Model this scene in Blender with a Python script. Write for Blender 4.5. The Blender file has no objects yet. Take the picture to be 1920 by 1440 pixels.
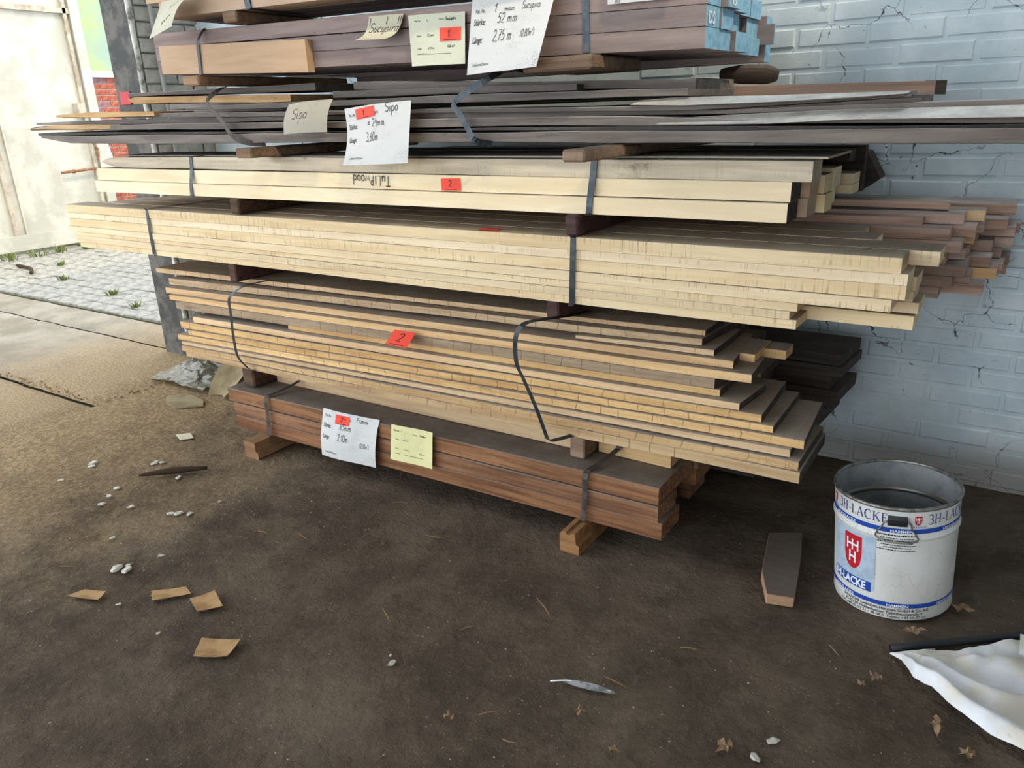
import bpy, bmesh, math, random
from mathutils import Vector, Matrix, noise
random.seed(7)
rnd = random.uniform
scene = bpy.context.scene
COL = scene.collection

# ------------------------------------------------------------------ camera
CAM_H = 1.457
def make_camera():
    p, r, psi = math.radians(19.6), math.radians(-2.0), math.radians(33.9)
    f = Vector((-math.sin(psi)*math.cos(p), math.cos(psi)*math.cos(p), -math.sin(p)))
    r0 = Vector((math.cos(psi), math.sin(psi), 0)); u0 = r0.cross(f)
    R = math.cos(r)*r0 + math.sin(r)*u0; U = -math.sin(r)*r0 + math.cos(r)*u0
    cd = bpy.data.cameras.new('camera'); cd.sensor_width = 36; cd.lens = 1430/1920*36
    cd.clip_start = .05; cd.clip_end = 200
    c = bpy.data.objects.new('camera', cd); COL.objects.link(c)
    m = Matrix((R, U, -f)).transposed().to_4x4(); m.translation = (0, 0, CAM_H)
    c.matrix_world = m; scene.camera = c
make_camera()

# ------------------------------------------------------------------ light
scene.view_settings.view_transform = 'Standard'; scene.view_settings.look = 'None'
scene.view_settings.gamma = 1; scene.view_settings.use_curve_mapping = False
scene.view_settings.exposure = 1.88
w = bpy.data.worlds.new('sky'); scene.world = w; w.use_nodes = True
bg = w.node_tree.nodes['Background']; bg.inputs[0].default_value = (.87, .935, 1.0, 1); bg.inputs[1].default_value = 1.0
sd = bpy.data.lights.new('sun', 'SUN'); sd.energy = .6; sd.angle = math.radians(4); sd.color = (1, .86, .62)
so = bpy.data.objects.new('sun', sd); COL.objects.link(so)
so.rotation_euler = Vector((-.60, .30, -.74)).to_track_quat('-Z', 'Y').to_euler(); so.location = (6, -4, 9)

# ------------------------------------------------------------------ materials
def S(r, g, b, a=1):
    return tuple(((c/255)/12.92 if c/255 <= .04045 else ((c/255+.055)/1.055)**2.4) for c in (r, g, b)) + (a,)
class NT:
    def __init__(s, name, rough=.7, spec=.3):
        s.m = bpy.data.materials.new(name); s.m.use_nodes = True
        s.t = s.m.node_tree; s.b = s.t.nodes['Principled BSDF']
        s.b.inputs['Roughness'].default_value = rough
        s.b.inputs['Specular IOR Level'].default_value = spec
    def n(s, typ, **kw):
        nd = s.t.nodes.new(typ)
        for k, v in kw.items():
            if k.startswith('_'): setattr(nd, k[1:], v)
            else: nd.inputs[k.replace('_', ' ')].default_value = v
        return nd
    def l(s, a, b): s.t.links.new(a, b)
    def math(s, op, a, b=None, clamp=False):
        nd = s.n('ShaderNodeMath', _operation=op, _use_clamp=clamp)
        for i, x in enumerate((a, b)):
            if x is None: continue
            if isinstance(x, (int, float)): nd.inputs[i].default_value = x
            else: s.l(x, nd.inputs[i])
        return nd.outputs[0]
    def step(s, x, lo, hi):
        nd = s.n('ShaderNodeMapRange', _interpolation_type='SMOOTHSTEP')
        s.l(x, nd.inputs[0]); nd.inputs[1].default_value = lo; nd.inputs[2].default_value = hi
        return nd.outputs[0]
    def mix(s, fac, a, b, blend='MIX'):
        nd = s.n('ShaderNodeMix', _data_type='RGBA', _blend_type=blend)
        for sock, x in ((nd.inputs[0], fac), (nd.inputs[6], a), (nd.inputs[7], b)):
            if isinstance(x, (int, float, tuple)): sock.default_value = x
            else: s.l(x, sock)
        return nd.outputs[2]
    def coord(s, scale=(1, 1, 1), which='Object', jitter=False, world=False):
        if world: v = s.n('ShaderNodeNewGeometry').outputs['Position']
        else: v = s.n('ShaderNodeTexCoord').outputs[which]
        if jitter:
            oi = s.n('ShaderNodeObjectInfo'); k = s.n('ShaderNodeVectorMath', _operation='SCALE')
            k.inputs[0].default_value = (37, 11, 5); s.l(oi.outputs['Random'], k.inputs[3])
            a = s.n('ShaderNodeVectorMath', _operation='ADD'); s.l(v, a.inputs[0]); s.l(k.outputs[0], a.inputs[1]); v = a.outputs[0]
        m = s.n('ShaderNodeVectorMath', _operation='MULTIPLY'); s.l(v, m.inputs[0]); m.inputs[1].default_value = scale
        return m.outputs[0]
    def noise(s, vec, scale=1, detail=4, rough=.55, dist=0):
        nd = s.n('ShaderNodeTexNoise', Scale=scale, Detail=detail, Roughness=rough, Distortion=dist); s.l(vec, nd.inputs['Vector'])
        return nd.outputs['Fac']
    def vor(s, vec, scale=1, feature='DISTANCE_TO_EDGE', rand=1):
        nd = s.n('ShaderNodeTexVoronoi', _feature=feature, Scale=scale, Randomness=rand); s.l(vec, nd.inputs['Vector'])
        return nd.outputs['Distance']
    def bump(s, h, strength=.3, dist=.01):
        nd = s.n('ShaderNodeBump', Strength=strength, Distance=dist); s.l(h, nd.inputs['Height']); s.l(nd.outputs[0], s.b.inputs['Normal'])
    def nz(s):
        g = s.n('ShaderNodeNewGeometry'); sx = s.n('ShaderNodeSeparateXYZ'); s.l(g.outputs['True Normal'], sx.inputs[0]); return sx.outputs[2]
    def base(s, c):
        if isinstance(c, tuple): s.b.inputs['Base Color'].default_value = c
        else: s.l(c, s.b.inputs['Base Color'])
        return s.m

def wood(name, light, dark, dust=None, dustamt=.85, crack=0, saw=0, stain=0, staincol=(70, 62, 60), grain=1., rough=.75, var=.16, knots=0):
    t = NT(name, rough, .2)
    v = t.coord((1.6, 26*grain, 26*grain), jitter=True)
    g = t.noise(v, 1.6, 5, .6, .4)
    lo = t.noise(t.coord((.9, 5, 9), jitter=True), 1.3, 3)
    g2 = t.math('ADD', t.math('MULTIPLY', g, .6), t.math('MULTIPLY', lo, .4))
    c = t.mix(t.step(g2, .34, .66), S(*dark), S(*light))
    oi = t.n('ShaderNodeObjectInfo').outputs['Random']
    hv = t.n('ShaderNodeHueSaturation'); t.l(c, hv.inputs['Color'])
    t.l(t.math('ADD', t.math('MULTIPLY', oi, var*2), 1-var), hv.inputs['Value'])
    t.l(t.math('ADD', t.math('MULTIPLY', t.math('FRACT', t.math('MULTIPLY', oi, 7.31)), .24), .80), hv.inputs['Saturation'])
    c = hv.outputs[0]
    h = g
    if saw:
        wv = t.n('ShaderNodeTexNoise', Scale=1., Detail=3, Roughness=.7); t.l(t.coord((150, 1.2, 4), jitter=True), wv.inputs['Vector'])
        mk = t.step(t.noise(t.coord((1.3, 1, 18), jitter=True), 1.5, 2), .42, .6)
        k = t.math('MULTIPLY', t.math('MULTIPLY', t.step(wv.outputs['Fac'], .54, .66), mk), saw)
        c = t.mix(k, c, S(150, 130, 98))
        h = t.math('SUBTRACT', h, t.math('MULTIPLY', k, .5))
    if stain:
        sn = t.noise(t.coord((3.2, 2, 9), jitter=True), 1.2, 7, .72)
        k = t.math('MULTIPLY', t.step(sn, .60, .70), stain)
        c = t.mix(k, c, S(*staincol))
    if crack:
        vd = t.n('ShaderNodeTexVoronoi', _feature='DISTANCE_TO_EDGE', _voronoi_dimensions='1D', Scale=1., Randomness=.9)
        sp_ = t.n('ShaderNodeSeparateXYZ'); t.l(t.coord((11, 3, 30), jitter=True), sp_.inputs[0])
        wob_ = t.noise(t.coord((7, 9, 24), jitter=True), 1., 3)
        t.l(t.math('ADD', sp_.outputs[0], t.math('MULTIPLY', wob_, .34)), vd.inputs['W']); vv = vd.outputs['Distance']
        gr = t.step(t.noise(t.coord((70, 40, 140), jitter=True), 1., 5, .75), .52, .68)
        c = t.mix(t.math('MULTIPLY', gr, crack*.42), c, S(118, 88, 58))
        fine = t.vor(t.coord((26, 9, 60), jitter=True), 1.)
        mk = t.step(t.noise(t.coord((1.6, 2, 14), jitter=True), 1.2, 2), .42, .56)
        k = t.math('MULTIPLY', t.math('SUBTRACT', 1, t.step(vv, .006, .032)), t.math('MULTIPLY', mk, crack))
        k2 = t.math('MULTIPLY', t.math('SUBTRACT', 1, t.step(fine, .01, .06)), t.math('MULTIPLY', t.step(sn if stain else lo, .5, .62), crack*.4))
        kk = t.math('MAXIMUM', k, k2)
        c = t.mix(kk, c, S(72, 48, 26))
        h = t.math('SUBTRACT', h, t.math('MULTIPLY', kk, 1.2))
    if knots:
        kv = t.vor(t.coord((1.1, 3, 7), jitter=True), 1., 'F1')
        c = t.mix(t.math('MULTIPLY', t.math('SUBTRACT', 1, t.step(kv, .03, .1)), knots), c, S(92, 62, 38))
    if dust:
        up = t.step(t.nz(), .5, .85)
        dn = t.noise(t.coord((3, 3, 3)), 2.2, 6, .7)
        k = t.math('MULTIPLY', up, t.math('MULTIPLY', t.math('ADD', .72, t.math('MULTIPLY', dn, .45)), dustamt), clamp=True)
        c = t.mix(k, c, t.mix(t.step(dn, .35, .7), S(*[d*.82 for d in dust]), S(*dust)))
    t.bump(h, .35, .004)
    return t.base(c)

DUST = (168, 160, 150)
M = {}
M['yellow'] = wood('pale_sawn_wood', (248, 224, 180), (228, 198, 150), DUST, .8, saw=.6, stain=.35, staincol=(140, 124, 104), var=.11)
M['tulip'] = wood('smooth_cream_wood', (252, 233, 188), (238, 211, 160), DUST, .75, grain=.7, var=.05)
M['tulip_rough'] = wood('weathered_cream_wood', (222, 208, 180), (186, 170, 148), (150, 150, 145), .9, saw=.3, stain=.5, var=.04)
M['oak'] = wood('cracked_oak', (228, 192, 138), (188, 148, 100), (164, 155, 144), .95, crack=.55, stain=.4, staincol=(110, 92, 70), knots=.5)
M['oak_smooth'] = wood('planed_oak', (230, 192, 136), (200, 158, 106), (164, 155, 144), .95, crack=.12, knots=.4)
M['oak_grey'] = wood('weathered_oak', (188, 160, 122), (150, 122, 92), (164, 155, 144), .95, crack=.5, stain=.4, staincol=(92, 78, 62))
M['red'] = wood('reddish_brown_timber', (166, 118, 80), (106, 70, 46), (140, 131, 121), .97, crack=.2, stain=.6, staincol=(176, 134, 98), grain=1.4)
M['sucupira'] = wood('mauve_brown_timber', (160, 142, 136), (130, 112, 107), (120, 110, 108), .8, grain=.8, var=.08)
M['sipo'] = wood('dusty_dark_board', (138, 128, 120), (98, 90, 85), (196, 192, 186), .95, stain=.3, staincol=(58, 48, 42), grain=.8, var=.2)
M['sipo_lit'] = wood('lit_dusty_waney_board', (176, 160, 150), (130, 114, 106), (226, 224, 216), .98, stain=.3, staincol=(92, 82, 76), grain=.8, var=.04)  # paler copy of the dusty board, overhead light put into its colour
M['sipo_tan'] = wood('tan_live_edge_board', (204, 166, 116), (162, 124, 82), (180, 150, 108), .5, stain=.3, staincol=(90, 68, 48), var=.1)
M['tan'] = wood('tan_board', (208, 178, 148), (192, 160, 130), DUST, .5, grain=.5, var=.03)
M['moulding'] = wood('red_brown_strip', (192, 160, 140), (146, 114, 98), (190, 186, 180), .8, grain=1.6, var=.2)
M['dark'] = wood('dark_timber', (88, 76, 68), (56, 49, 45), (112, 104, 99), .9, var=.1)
M['dun'] = wood('old_square_timber', (164, 134, 106), (120, 94, 74), (104, 94, 84), .7, crack=.2, var=.2)
M['dun_orange'] = wood('orange_square_timber', (176, 132, 88), (134, 96, 62), (120, 96, 70), .5, crack=.15, var=.05)
M['dun_purple'] = wood('purple_brown_timber', (104, 74, 68), (72, 48, 46), (84, 72, 70), .6, stain=.2, staincol=(160, 140, 130), var=.06)
M['dun_dark'] = wood('dark_brown_square_timber', (108, 80, 58), (66, 46, 34), (88, 76, 64), .7, crack=.3, var=.06)

def plain(name, c, rough=.6, spec=.3, metal=0, noisec=None, nscale=30, bump=0):
    t = NT(name, rough, spec); t.b.inputs['Metallic'].default_value = metal
    if noisec:
        n = t.noise(t.coord((1, 1, 1)), nscale, 5, .65)
        t.base(t.mix(t.step(n, .42, .62), S(*c), S(*noisec)))
        if bump: t.bump(n, bump, .005)
    else: t.base(S(*c))
    return t.m
M['blue_paint'] = plain('blue_end_paint', (150, 200, 226), .6, noisec=(128, 176, 206), nscale=40)
M['white_ink'] = plain('white_ink', (240, 246, 250), .7)
M['ink'] = plain('black_ink', (40, 38, 42), .8)
M['pen'] = plain('pen_ink', (58, 56, 66), .8)
M['strap'] = plain('steel_strap', (52, 60, 66), .35, .5, .6, (70, 76, 78), 25)
M['strap_dusty'] = plain('dusty_steel_strap', (88, 82, 76), .6, .4, .3, (66, 62, 60), 25)
M['sticker'] = plain('red_sticker', (246, 82, 62), .6)
M['sign_red'] = plain('red_sign', (196, 48, 56), .5)

def paper_mat(name, col, grit, amt):
    t = NT(name, .85, .1)
    n = t.noise(t.coord((1, 1, 1)), 420, 2, .6); mk = t.step(t.noise(t.coord((1, 1, 1)), 9, 3), .45, .68)
    k = t.math('MULTIPLY', t.math('MULTIPLY', t.step(n, .55, .62), mk), amt)
    cr = t.noise(t.coord((1, 1, 1)), 16, 5, .6)
    t.bump(cr, .35, .012)
    t.b.inputs['Transmission Weight'].default_value = 0
    return t.base(t.mix(k, S(*col), S(*grit)))
M['paper'] = paper_mat('white_tag_paper', (216, 216, 214), (84, 80, 78), .8)
M['paper_yellow'] = paper_mat('pale_yellow_tag_paper', (232, 228, 172), (96, 92, 66), .8)
M['paper_cream'] = paper_mat('cream_tag_paper', (214, 216, 194), (96, 92, 80), .3)
M['paper_grey'] = paper_mat('dusty_tag_paper', (176, 170, 156), (98, 92, 84), .8)
M['paper_beige'] = paper_mat('beige_tag_paper', (206, 202, 180), (110, 104, 90), .4)

def wall_mat():
    t = NT('white_painted_brick', .85, .15)
    p = t.coord((1, 1, 1), world=True)
    n = t.noise(p, 5, 5, .6)
    c = t.mix(t.step(n, .35, .7), S(192, 207, 213), S(216, 227, 231))
    c = t.mix(t.math('MULTIPLY', t.step(t.noise(p, 2.1, 4), .55, .75), .35), c, S(168, 178, 176))
    wv = t.n('ShaderNodeVectorMath', _operation='ADD'); nc = t.n('ShaderNodeTexNoise', Scale=7, Detail=4); t.l(p, nc.inputs['Vector'])
    sc = t.n('ShaderNodeVectorMath', _operation='SCALE'); t.l(nc.outputs['Color'], sc.inputs[0]); sc.inputs[3].default_value = .16
    t.l(p, wv.inputs[0]); t.l(sc.outputs[0], wv.inputs[1])
    ve = t.math('DIVIDE', t.vor(wv.outputs[0], 4.6), t.math('ADD', .35, t.math('MULTIPLY', t.step(t.noise(p, 17, 4, .7), .48, .72), 3.2)))
    k = t.math('MULTIPLY', t.math('SUBTRACT', 1, t.step(ve, .006, .014)), t.step(t.noise(p, 2.4, 3), .485, .56))
    sp = t.math('MULTIPLY', t.step(t.noise(p, 34, 4, .7), .665, .70), t.step(t.noise(p, 3.3, 3), .46, .60))
    k = t.math('MAXIMUM', k, sp)
    c = t.mix(t.math('MULTIPLY', k, .88), c, S(46, 48, 54))
    # bare dirty plaster low on the wall
    sx = t.n('ShaderNodeSeparateXYZ'); t.l(p, sx.inputs[0])
    low = t.math('MULTIPLY', t.math('SUBTRACT', 1, t.step(t.math('ADD', sx.outputs[2], t.math('MULTIPLY', n, -.12)), .0, .16)), .75)
    c = t.mix(low, c, S(134, 124, 112))
    t.bump(t.math('ADD', t.math('MULTIPLY', n, .6), t.noise(p, 60, 3)), .3, .004)
    return t.base(c)
M['wall'] = wall_mat()
M['joint'] = plain('painted_mortar', (184, 198, 205), .9, .1, 0, (158, 170, 176), 14, .4)
M['pier'] = plain('grey_painted_block', (206, 201, 190), .9, .1, 0, (180, 176, 166), 9, .5)
M['pier_joint'] = plain('grey_block_joint', (150, 146, 137), .95, .1)
M['post'] = plain('blackened_post_paint', (66, 66, 64), .7, .3, 0, (104, 100, 94), 7, .3)
M['post_edge'] = plain('white_flaking_paint', (226, 224, 216), .8, .1, 0, (120, 114, 104), 11, .6)
M['conduit'] = plain('grey_conduit', (186, 186, 180), .6)
M['roof'] = plain('roof_sheet', (150, 148, 144), .9)

def floor_mat():
    t = NT('dirt_floor', .93, .12)
    p = t.coord((1, 1, 1), world=True)
    n = t.noise(p, 3.2, 8, .68); f = t.noise(p, 46, 6, .7)
    c = t.mix(t.step(n, .36, .66), S(80, 69, 58), S(108, 95, 81))
    c = t.mix(t.math('MULTIPLY', t.step(f, .5, .8), .45), c, S(132, 118, 102))
    c = t.mix(t.math('MULTIPLY', t.step(t.noise(p, 9, 5, .7), .56, .7), .5), c, S(64, 56, 50))
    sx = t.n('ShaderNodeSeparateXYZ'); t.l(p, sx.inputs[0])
    # sawdust trodden in towards the yard, brightened to carry the daylight gradient too
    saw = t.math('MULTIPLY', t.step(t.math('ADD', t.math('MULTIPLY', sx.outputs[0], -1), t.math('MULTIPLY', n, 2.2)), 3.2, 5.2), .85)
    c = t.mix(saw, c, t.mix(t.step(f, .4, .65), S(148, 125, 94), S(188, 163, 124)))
    pale = t.math('MULTIPLY', t.step(t.noise(p, 1.7, 4), .52, .66), .16)
    c = t.mix(pale, c, S(150, 138, 118))
    sp = t.vor(p, 95, 'F1'); spm = t.step(t.noise(p, 13, 3), .50, .66)
    c = t.mix(t.math('MULTIPLY', t.math('MULTIPLY', t.math('SUBTRACT', 1, t.step(sp, .12, .2)), spm), .5), c, S(176, 160, 134))
    t.bump(t.math('ADD', t.math('MULTIPLY', t.noise(p, 24, 6, .65), 1.1), t.math('MULTIPLY', f, .6)), 1.0, .02)
    return t.base(c)
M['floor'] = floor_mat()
def slab_mat():
    t = NT('yard_concrete', .92, .1)
    p = t.coord((1, 1, 1), world=True)
    n = t.noise(p, 2.5, 7, .66); f = t.noise(p, 70, 5, .7)
    c = t.mix(t.step(n, .35, .68), S(138, 128, 112), S(166, 157, 142))
    c = t.mix(t.math('MULTIPLY', t.step(f, .5, .7), .4), c, S(112, 103, 90))
    sx = t.n('ShaderNodeSeparateXYZ'); t.l(p, sx.inputs[0])
    saw = t.math('MULTIPLY', t.step(t.math('ADD', sx.outputs[0], t.math('MULTIPLY', n, 1.6)), -5.2, -3.9), .85)
    c = t.mix(saw, c, t.mix(t.step(f, .4, .65), S(142, 120, 90), S(182, 158, 122)))
    t.bump(t.math('ADD', t.math('MULTIPLY', t.noise(p, 24, 6, .65), 1.1), t.math('MULTIPLY', f, .6)), .8, .018)
    return t.base(c)
M['slab'] = slab_mat()
M['paver'] = plain('grey_paver', (152, 149, 140), .9, .1, 0, (126, 123, 115), 11, .5)
M['paver_bed'] = plain('mossy_joint_sand', (92, 92, 66), .95, .1, 0, (70, 66, 54), 6)
M['brick_red'] = plain('red_brick', (170, 100, 82), .85, .1, 0, (140, 78, 66), 18, .5)
M['brick_violet'] = plain('violet_brick', (150, 114, 118), .85, .1, 0, (124, 90, 96), 18, .5)
M['brick_mortar'] = plain('pale_mortar', (178, 168, 150), .9)
M['gate'] = plain('white_gate_paint', (184, 180, 166), .6, .3, 0, (166, 162, 148), 2.5, .25)
M['gate_rib'] = plain('gate_rib_paint', (172, 163, 146), .6, .3, 0, (146, 132, 114), 8)
M['rust'] = plain('rusty_iron', (150, 104, 78), .8, .2, 0, (110, 74, 58), 40)
M['sill'] = plain('window_sill_paint', (186, 188, 194), .6)
def glass_mat():
    t = NT('frosted_green_glass', .35, .5)
    n = t.noise(t.coord((1, .5, .8)), 2.2, 3)
    t.base(t.mix(t.step(n, .4, .65), S(132, 152, 136), S(152, 166, 104)))
    return t.m
M['glass'] = glass_mat()
M['weed'] = plain('weed_leaf', (116, 124, 70), .7, .2, 0, (92, 104, 56), 30)
M['bucket_white'] = NT('bucket_enamel', .42, .4).m
def bucket_mat():
    t = NT('scuffed_white_tin', .42, .4)
    p = t.coord((1, 1, 1))
    n = t.noise(p, 26, 7, .75)
    ve = t.vor(t.coord((30, 30, 16)), 1.)
    k = t.math('MAXIMUM', t.math('MULTIPLY', t.step(n, .64, .70), .8), t.math('MULTIPLY', t.math('SUBTRACT', 1, t.step(ve, .002, .012)), t.math('MULTIPLY', t.step(t.noise(p, 7, 4), .54, .62), .5)))
    return t.base(t.mix(k, t.mix(t.step(t.noise(p, 5, 4), .4, .7), S(226, 226, 222), S(208, 206, 198)), S(98, 92, 84)))
M['bucket_white'] = bucket_mat()
M['bucket_in'] = plain('dull_tin_inside', (168, 172, 174), .5, .5, .2, (140, 145, 149), 8)
M['tin'] = plain('bare_tin', (150, 148, 142), .4, .5, .6, (104, 100, 96), 40)
M['blue'] = plain('blue_print', (36, 76, 168), .5)
M['navy'] = plain('navy_print', (58, 70, 134), .5)
M['pale_blue'] = plain('pale_blue_print', (186, 204, 220), .5, .3, 0, (168, 188, 206), 25)
M['shield'] = plain('red_print', (196, 34, 48), .5)
M['black_plastic'] = plain('black_plastic', (34, 36, 40), .5, .4)
M['wire'] = plain('steel_wire', (140, 138, 132), .35, .5, .8)
M['card'] = plain('brown_card', (178, 146, 106), .85, .1, 0, (152, 120, 84), 12, .3)
M['card_dark'] = plain('olive_card', (152, 138, 108), .8, .2, 0, (128, 114, 86), 6)
M['stickm'] = plain('dry_stick', (148, 120, 86), .85, .1, 0, (104, 82, 60), 20)
M['stick_dark'] = plain('dark_stick', (66, 54, 44), .9, .1)
M['leaf'] = plain('dry_leaf', (142, 118, 92), .85, .1, 0, (110, 90, 72), 30)
M['feather'] = plain('grey_feather', (150, 152, 152), .8, .1, 0, (110, 112, 112), 40)
def sheet_mat():
    t = NT('dirty_white_plastic', .38, .4)
    p = t.coord((1, 1, 1))
    n = t.noise(p, 6, 5, .6)
    c = t.mix(t.step(n, .4, .62), S(226, 228, 232), S(214, 208, 194))
    c = t.mix(t.math('MULTIPLY', t.step(t.noise(p, 14, 6, .75), .62, .7), .5), c, S(130, 122, 112))
    t.bump(t.noise(p, 13, 4), .25, .012)
    return t.base(c)
M['sheet'] = sheet_mat()
def clear_mat():
    t = NT('cloudy_plastic_film', .22, .5); t.b.inputs['Transmission Weight'].default_value = .35
    return t.base(S(134, 130, 112))
M['film'] = clear_mat()
def chip_mat(name, c, tr):
    t = NT(name, .25, .5); t.b.inputs['Transmission Weight'].default_value = tr
    return t.base(S(*c))
M['chip'] = chip_mat('clear_broken_plastic', (226, 224, 212), .45)
M['grit'] = plain('pale_grit', (178, 162, 134), .8, .2, 0, (140, 126, 104), 3)
M['clod'] = plain('dark_clod', (92, 80, 68), .95, .1, 0, (70, 61, 52), 5)

# ------------------------------------------------------------------ helpers
def mesh_obj(name, verts, faces, mat, parent=None, smooth=False, loc=(0, 0, 0), mids=None):
    me = bpy.data.meshes.new(name); me.from_pydata([tuple(v) for v in verts], [], faces); me.update()
    mats = mat if isinstance(mat, (list, tuple)) else [mat]
    for m in mats: me.materials.append(M[m] if isinstance(m, str) else m)
    if mids: me.polygons.foreach_set('material_index', mids)
    if smooth: me.polygons.foreach_set('use_smooth', [True]*len(me.polygons))
    o = bpy.data.objects.new(name, me); COL.objects.link(o); o.location = loc
    if parent: o.parent = parent
    return o
def tag(o, label, cat, group=None):
    o['label'] = label; o['category'] = cat
    if group: o['group'] = group
    return o
def structure(o, label=None):
    o['kind'] = 'structure'
    if label: o['label'] = label
    return o
def thing(name, label, cat, loc, group=None):
    o = bpy.data.objects.new(name, None); COL.objects.link(o); o.location = loc; o.empty_display_size = .05
    return tag(o, label, cat, group)
def copy_obj(o, loc, parent=None, rot=None, scale=None):
    c = o.copy(); COL.objects.link(c); c.location = loc
    if parent: c.parent = parent
    if rot: c.rotation_euler = rot
    if scale: c.scale = scale
    return c
def box_data(x0, x1, y0, y1, z0, z1):
    v = [(x0, y0, z0), (x1, y0, z0), (x1, y1, z0), (x0, y1, z0), (x0, y0, z1), (x1, y0, z1), (x1, y1, z1), (x0, y1, z1)]
    f = [(0, 3, 2, 1), (4, 5, 6, 7), (0, 1, 5, 4), (1, 2, 6, 5), (2, 3, 7, 6), (3, 0, 4, 7)]
    return v, f
def boxes(name, lst, mat, parent=None, loc=(0, 0, 0)):
    V, F = [], []
    for b in lst:
        v, f = box_data(*b); k = len(V); V += v; F += [tuple(i+k for i in q) for q in f]
    return mesh_obj(name, V, F, mat, parent, loc=loc)
def bevel_box(name, x0, x1, y0, y1, z0, z1, mat, parent=None, b=.004, loc=(0, 0, 0), seg=1):
    bm = bmesh.new(); v, f = box_data(x0, x1, y0, y1, z0, z1)
    vs = [bm.verts.new(p) for p in v]
    for q in f: bm.faces.new([vs[i] for i in q])
    bmesh.ops.bevel(bm, geom=bm.edges[:], offset=b, segments=seg, affect='EDGES', profile=.5)
    me = bpy.data.meshes.new(name); bm.to_mesh(me); bm.free()
    me.materials.append(M[mat]); o = bpy.data.objects.new(name, me); COL.objects.link(o); o.location = loc
    if parent: o.parent = parent
    return o
def lerp_pl(pl, x):
    if x <= pl[0][0]: return pl[0][1]
    for (a, b), (c, d) in zip(pl, pl[1:]):
        if x <= c: return b+(d-b)*(x-a)/(c-a) if c > a else b
    return pl[-1][1]

def board(name, parent, mat, top, bot, yL, yR, depth, seg=10, wob=.0006, skewL=0, skewR=0, live=0, endmat=None, tilt=0, cham=.0015):
    """a plank: top/bot are (x,z) polylines of its front face, depth runs back in +y"""
    x0, x1 = top[0][0], top[-1][0]
    L = x1-x0; seed = rnd(0, 100)
    rings = []; V = []; F = []; mid = []
    for i in range(seg+1):
        s = i/seg; x = x0+L*s
        zt = lerp_pl(top, x)+noise.noise((x*1.7, seed, 0))*wob; zb = lerp_pl(bot, x)+noise.noise((x*1.7, seed, 5))*wob
        y = yL+(yR-yL)*s + noise.noise((x*1.3, seed, 9))*wob*2
        if live: y += noise.noise((x*2.6, seed, 3))*live+noise.noise((x*9, seed, 3))*live*.35; 
        d = depth + (noise.noise((x*1.5, seed, 7))*live*2 if live else 0)
        und = live*(.5+.5*noise.noise((x*5, seed, 2))) if live else 0
        xf = x; xb = x+skewL*(1-s)+skewR*s
        c = min(cham, (zt-zb)*.3)
        ring = [(xf, y+und, zb), (xf, y, zb+c), (xf, y+tilt, zt-c), (xf, y+c+tilt, zt), (xb, y+d, zt), (xb, y+d, zb)]
        k = len(V); V += ring; rings.append(k)
    n = 6
    for a, b in zip(rings, rings[1:]):
        for j in range(n):
            F.append((a+j, b+j, b+(j+1) % n, a+(j+1) % n)); mid.append(0)
    F.append(tuple(rings[0]+j for j in range(n))); mid.append(0)
    F.append(tuple(rings[-1]+n-1-j for j in range(n))); mid.append(1 if endmat else 0)
    loc = parent.location if parent else Vector((0, 0, 0))
    V = [(v[0]-loc[0], v[1]-loc[1], v[2]-loc[2]) for v in V]
    o = mesh_obj(name, V, F, [mat, endmat] if endmat else [mat], parent, mids=mid)
    return o
def straight(name, parent, mat, xL, xR, yL, yR, zbL, ztL, zbR, ztR, depth, **kw):
    return board(name, parent, mat, [(xL, ztL), (xR, ztR)], [(xL, zbL), (xR, zbR)], yL, yR, depth, **kw)

def ribbon(name, pts, width, mat, parent=None, side=None, thick=.0011, sub=4):
    """a flat steel band through pts; side is the direction of its width"""
    P = [Vector(p) for p in pts]
    # catmull-rom smoothing
    Q = []
    for i in range(len(P)-1):
        a, b, c, d = P[max(i-1, 0)], P[i], P[i+1], P[min(i+2, len(P)-1)]
        for k in range(sub):
            t = k/sub
            Q.append(.5*((2*b)+(c-a)*t+(2*a-5*b+4*c-d)*t*t+(-a+3*b-3*c+d)*t**3) if sub > 1 else b)
    Q.append(P[-1])
    V, F = [], []
    loc = parent.location if parent else Vector((0, 0, 0))
    for i, q in enumerate(Q):
        tg = (Q[min(i+1, len(Q)-1)]-Q[max(i-1, 0)]).normalized()
        if side is None:
            s = tg.cross(Vector((0, -1, 0)));
            if s.length < .3: s = Vector((1, 0, 0))
            s.normalize()
        else: s = Vector(side)
        nn = s.cross(tg).normalized()*thick
        for sg, of in ((-1, 0), (1, 0), (1, 1), (-1, 1)):
            V.append(q+s*(width/2*sg)+nn*of-loc)
    for i in range(len(Q)-1):
        a, b = i*4, i*4+4
        for j in range(4): F.append((a+j, a+(j+1) % 4, b+(j+1) % 4, b+j))
    F += [(3, 2, 1, 0), tuple(len(V)-4+j for j in range(4))]
    return mesh_obj(name, V, F, mat, parent)
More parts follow.
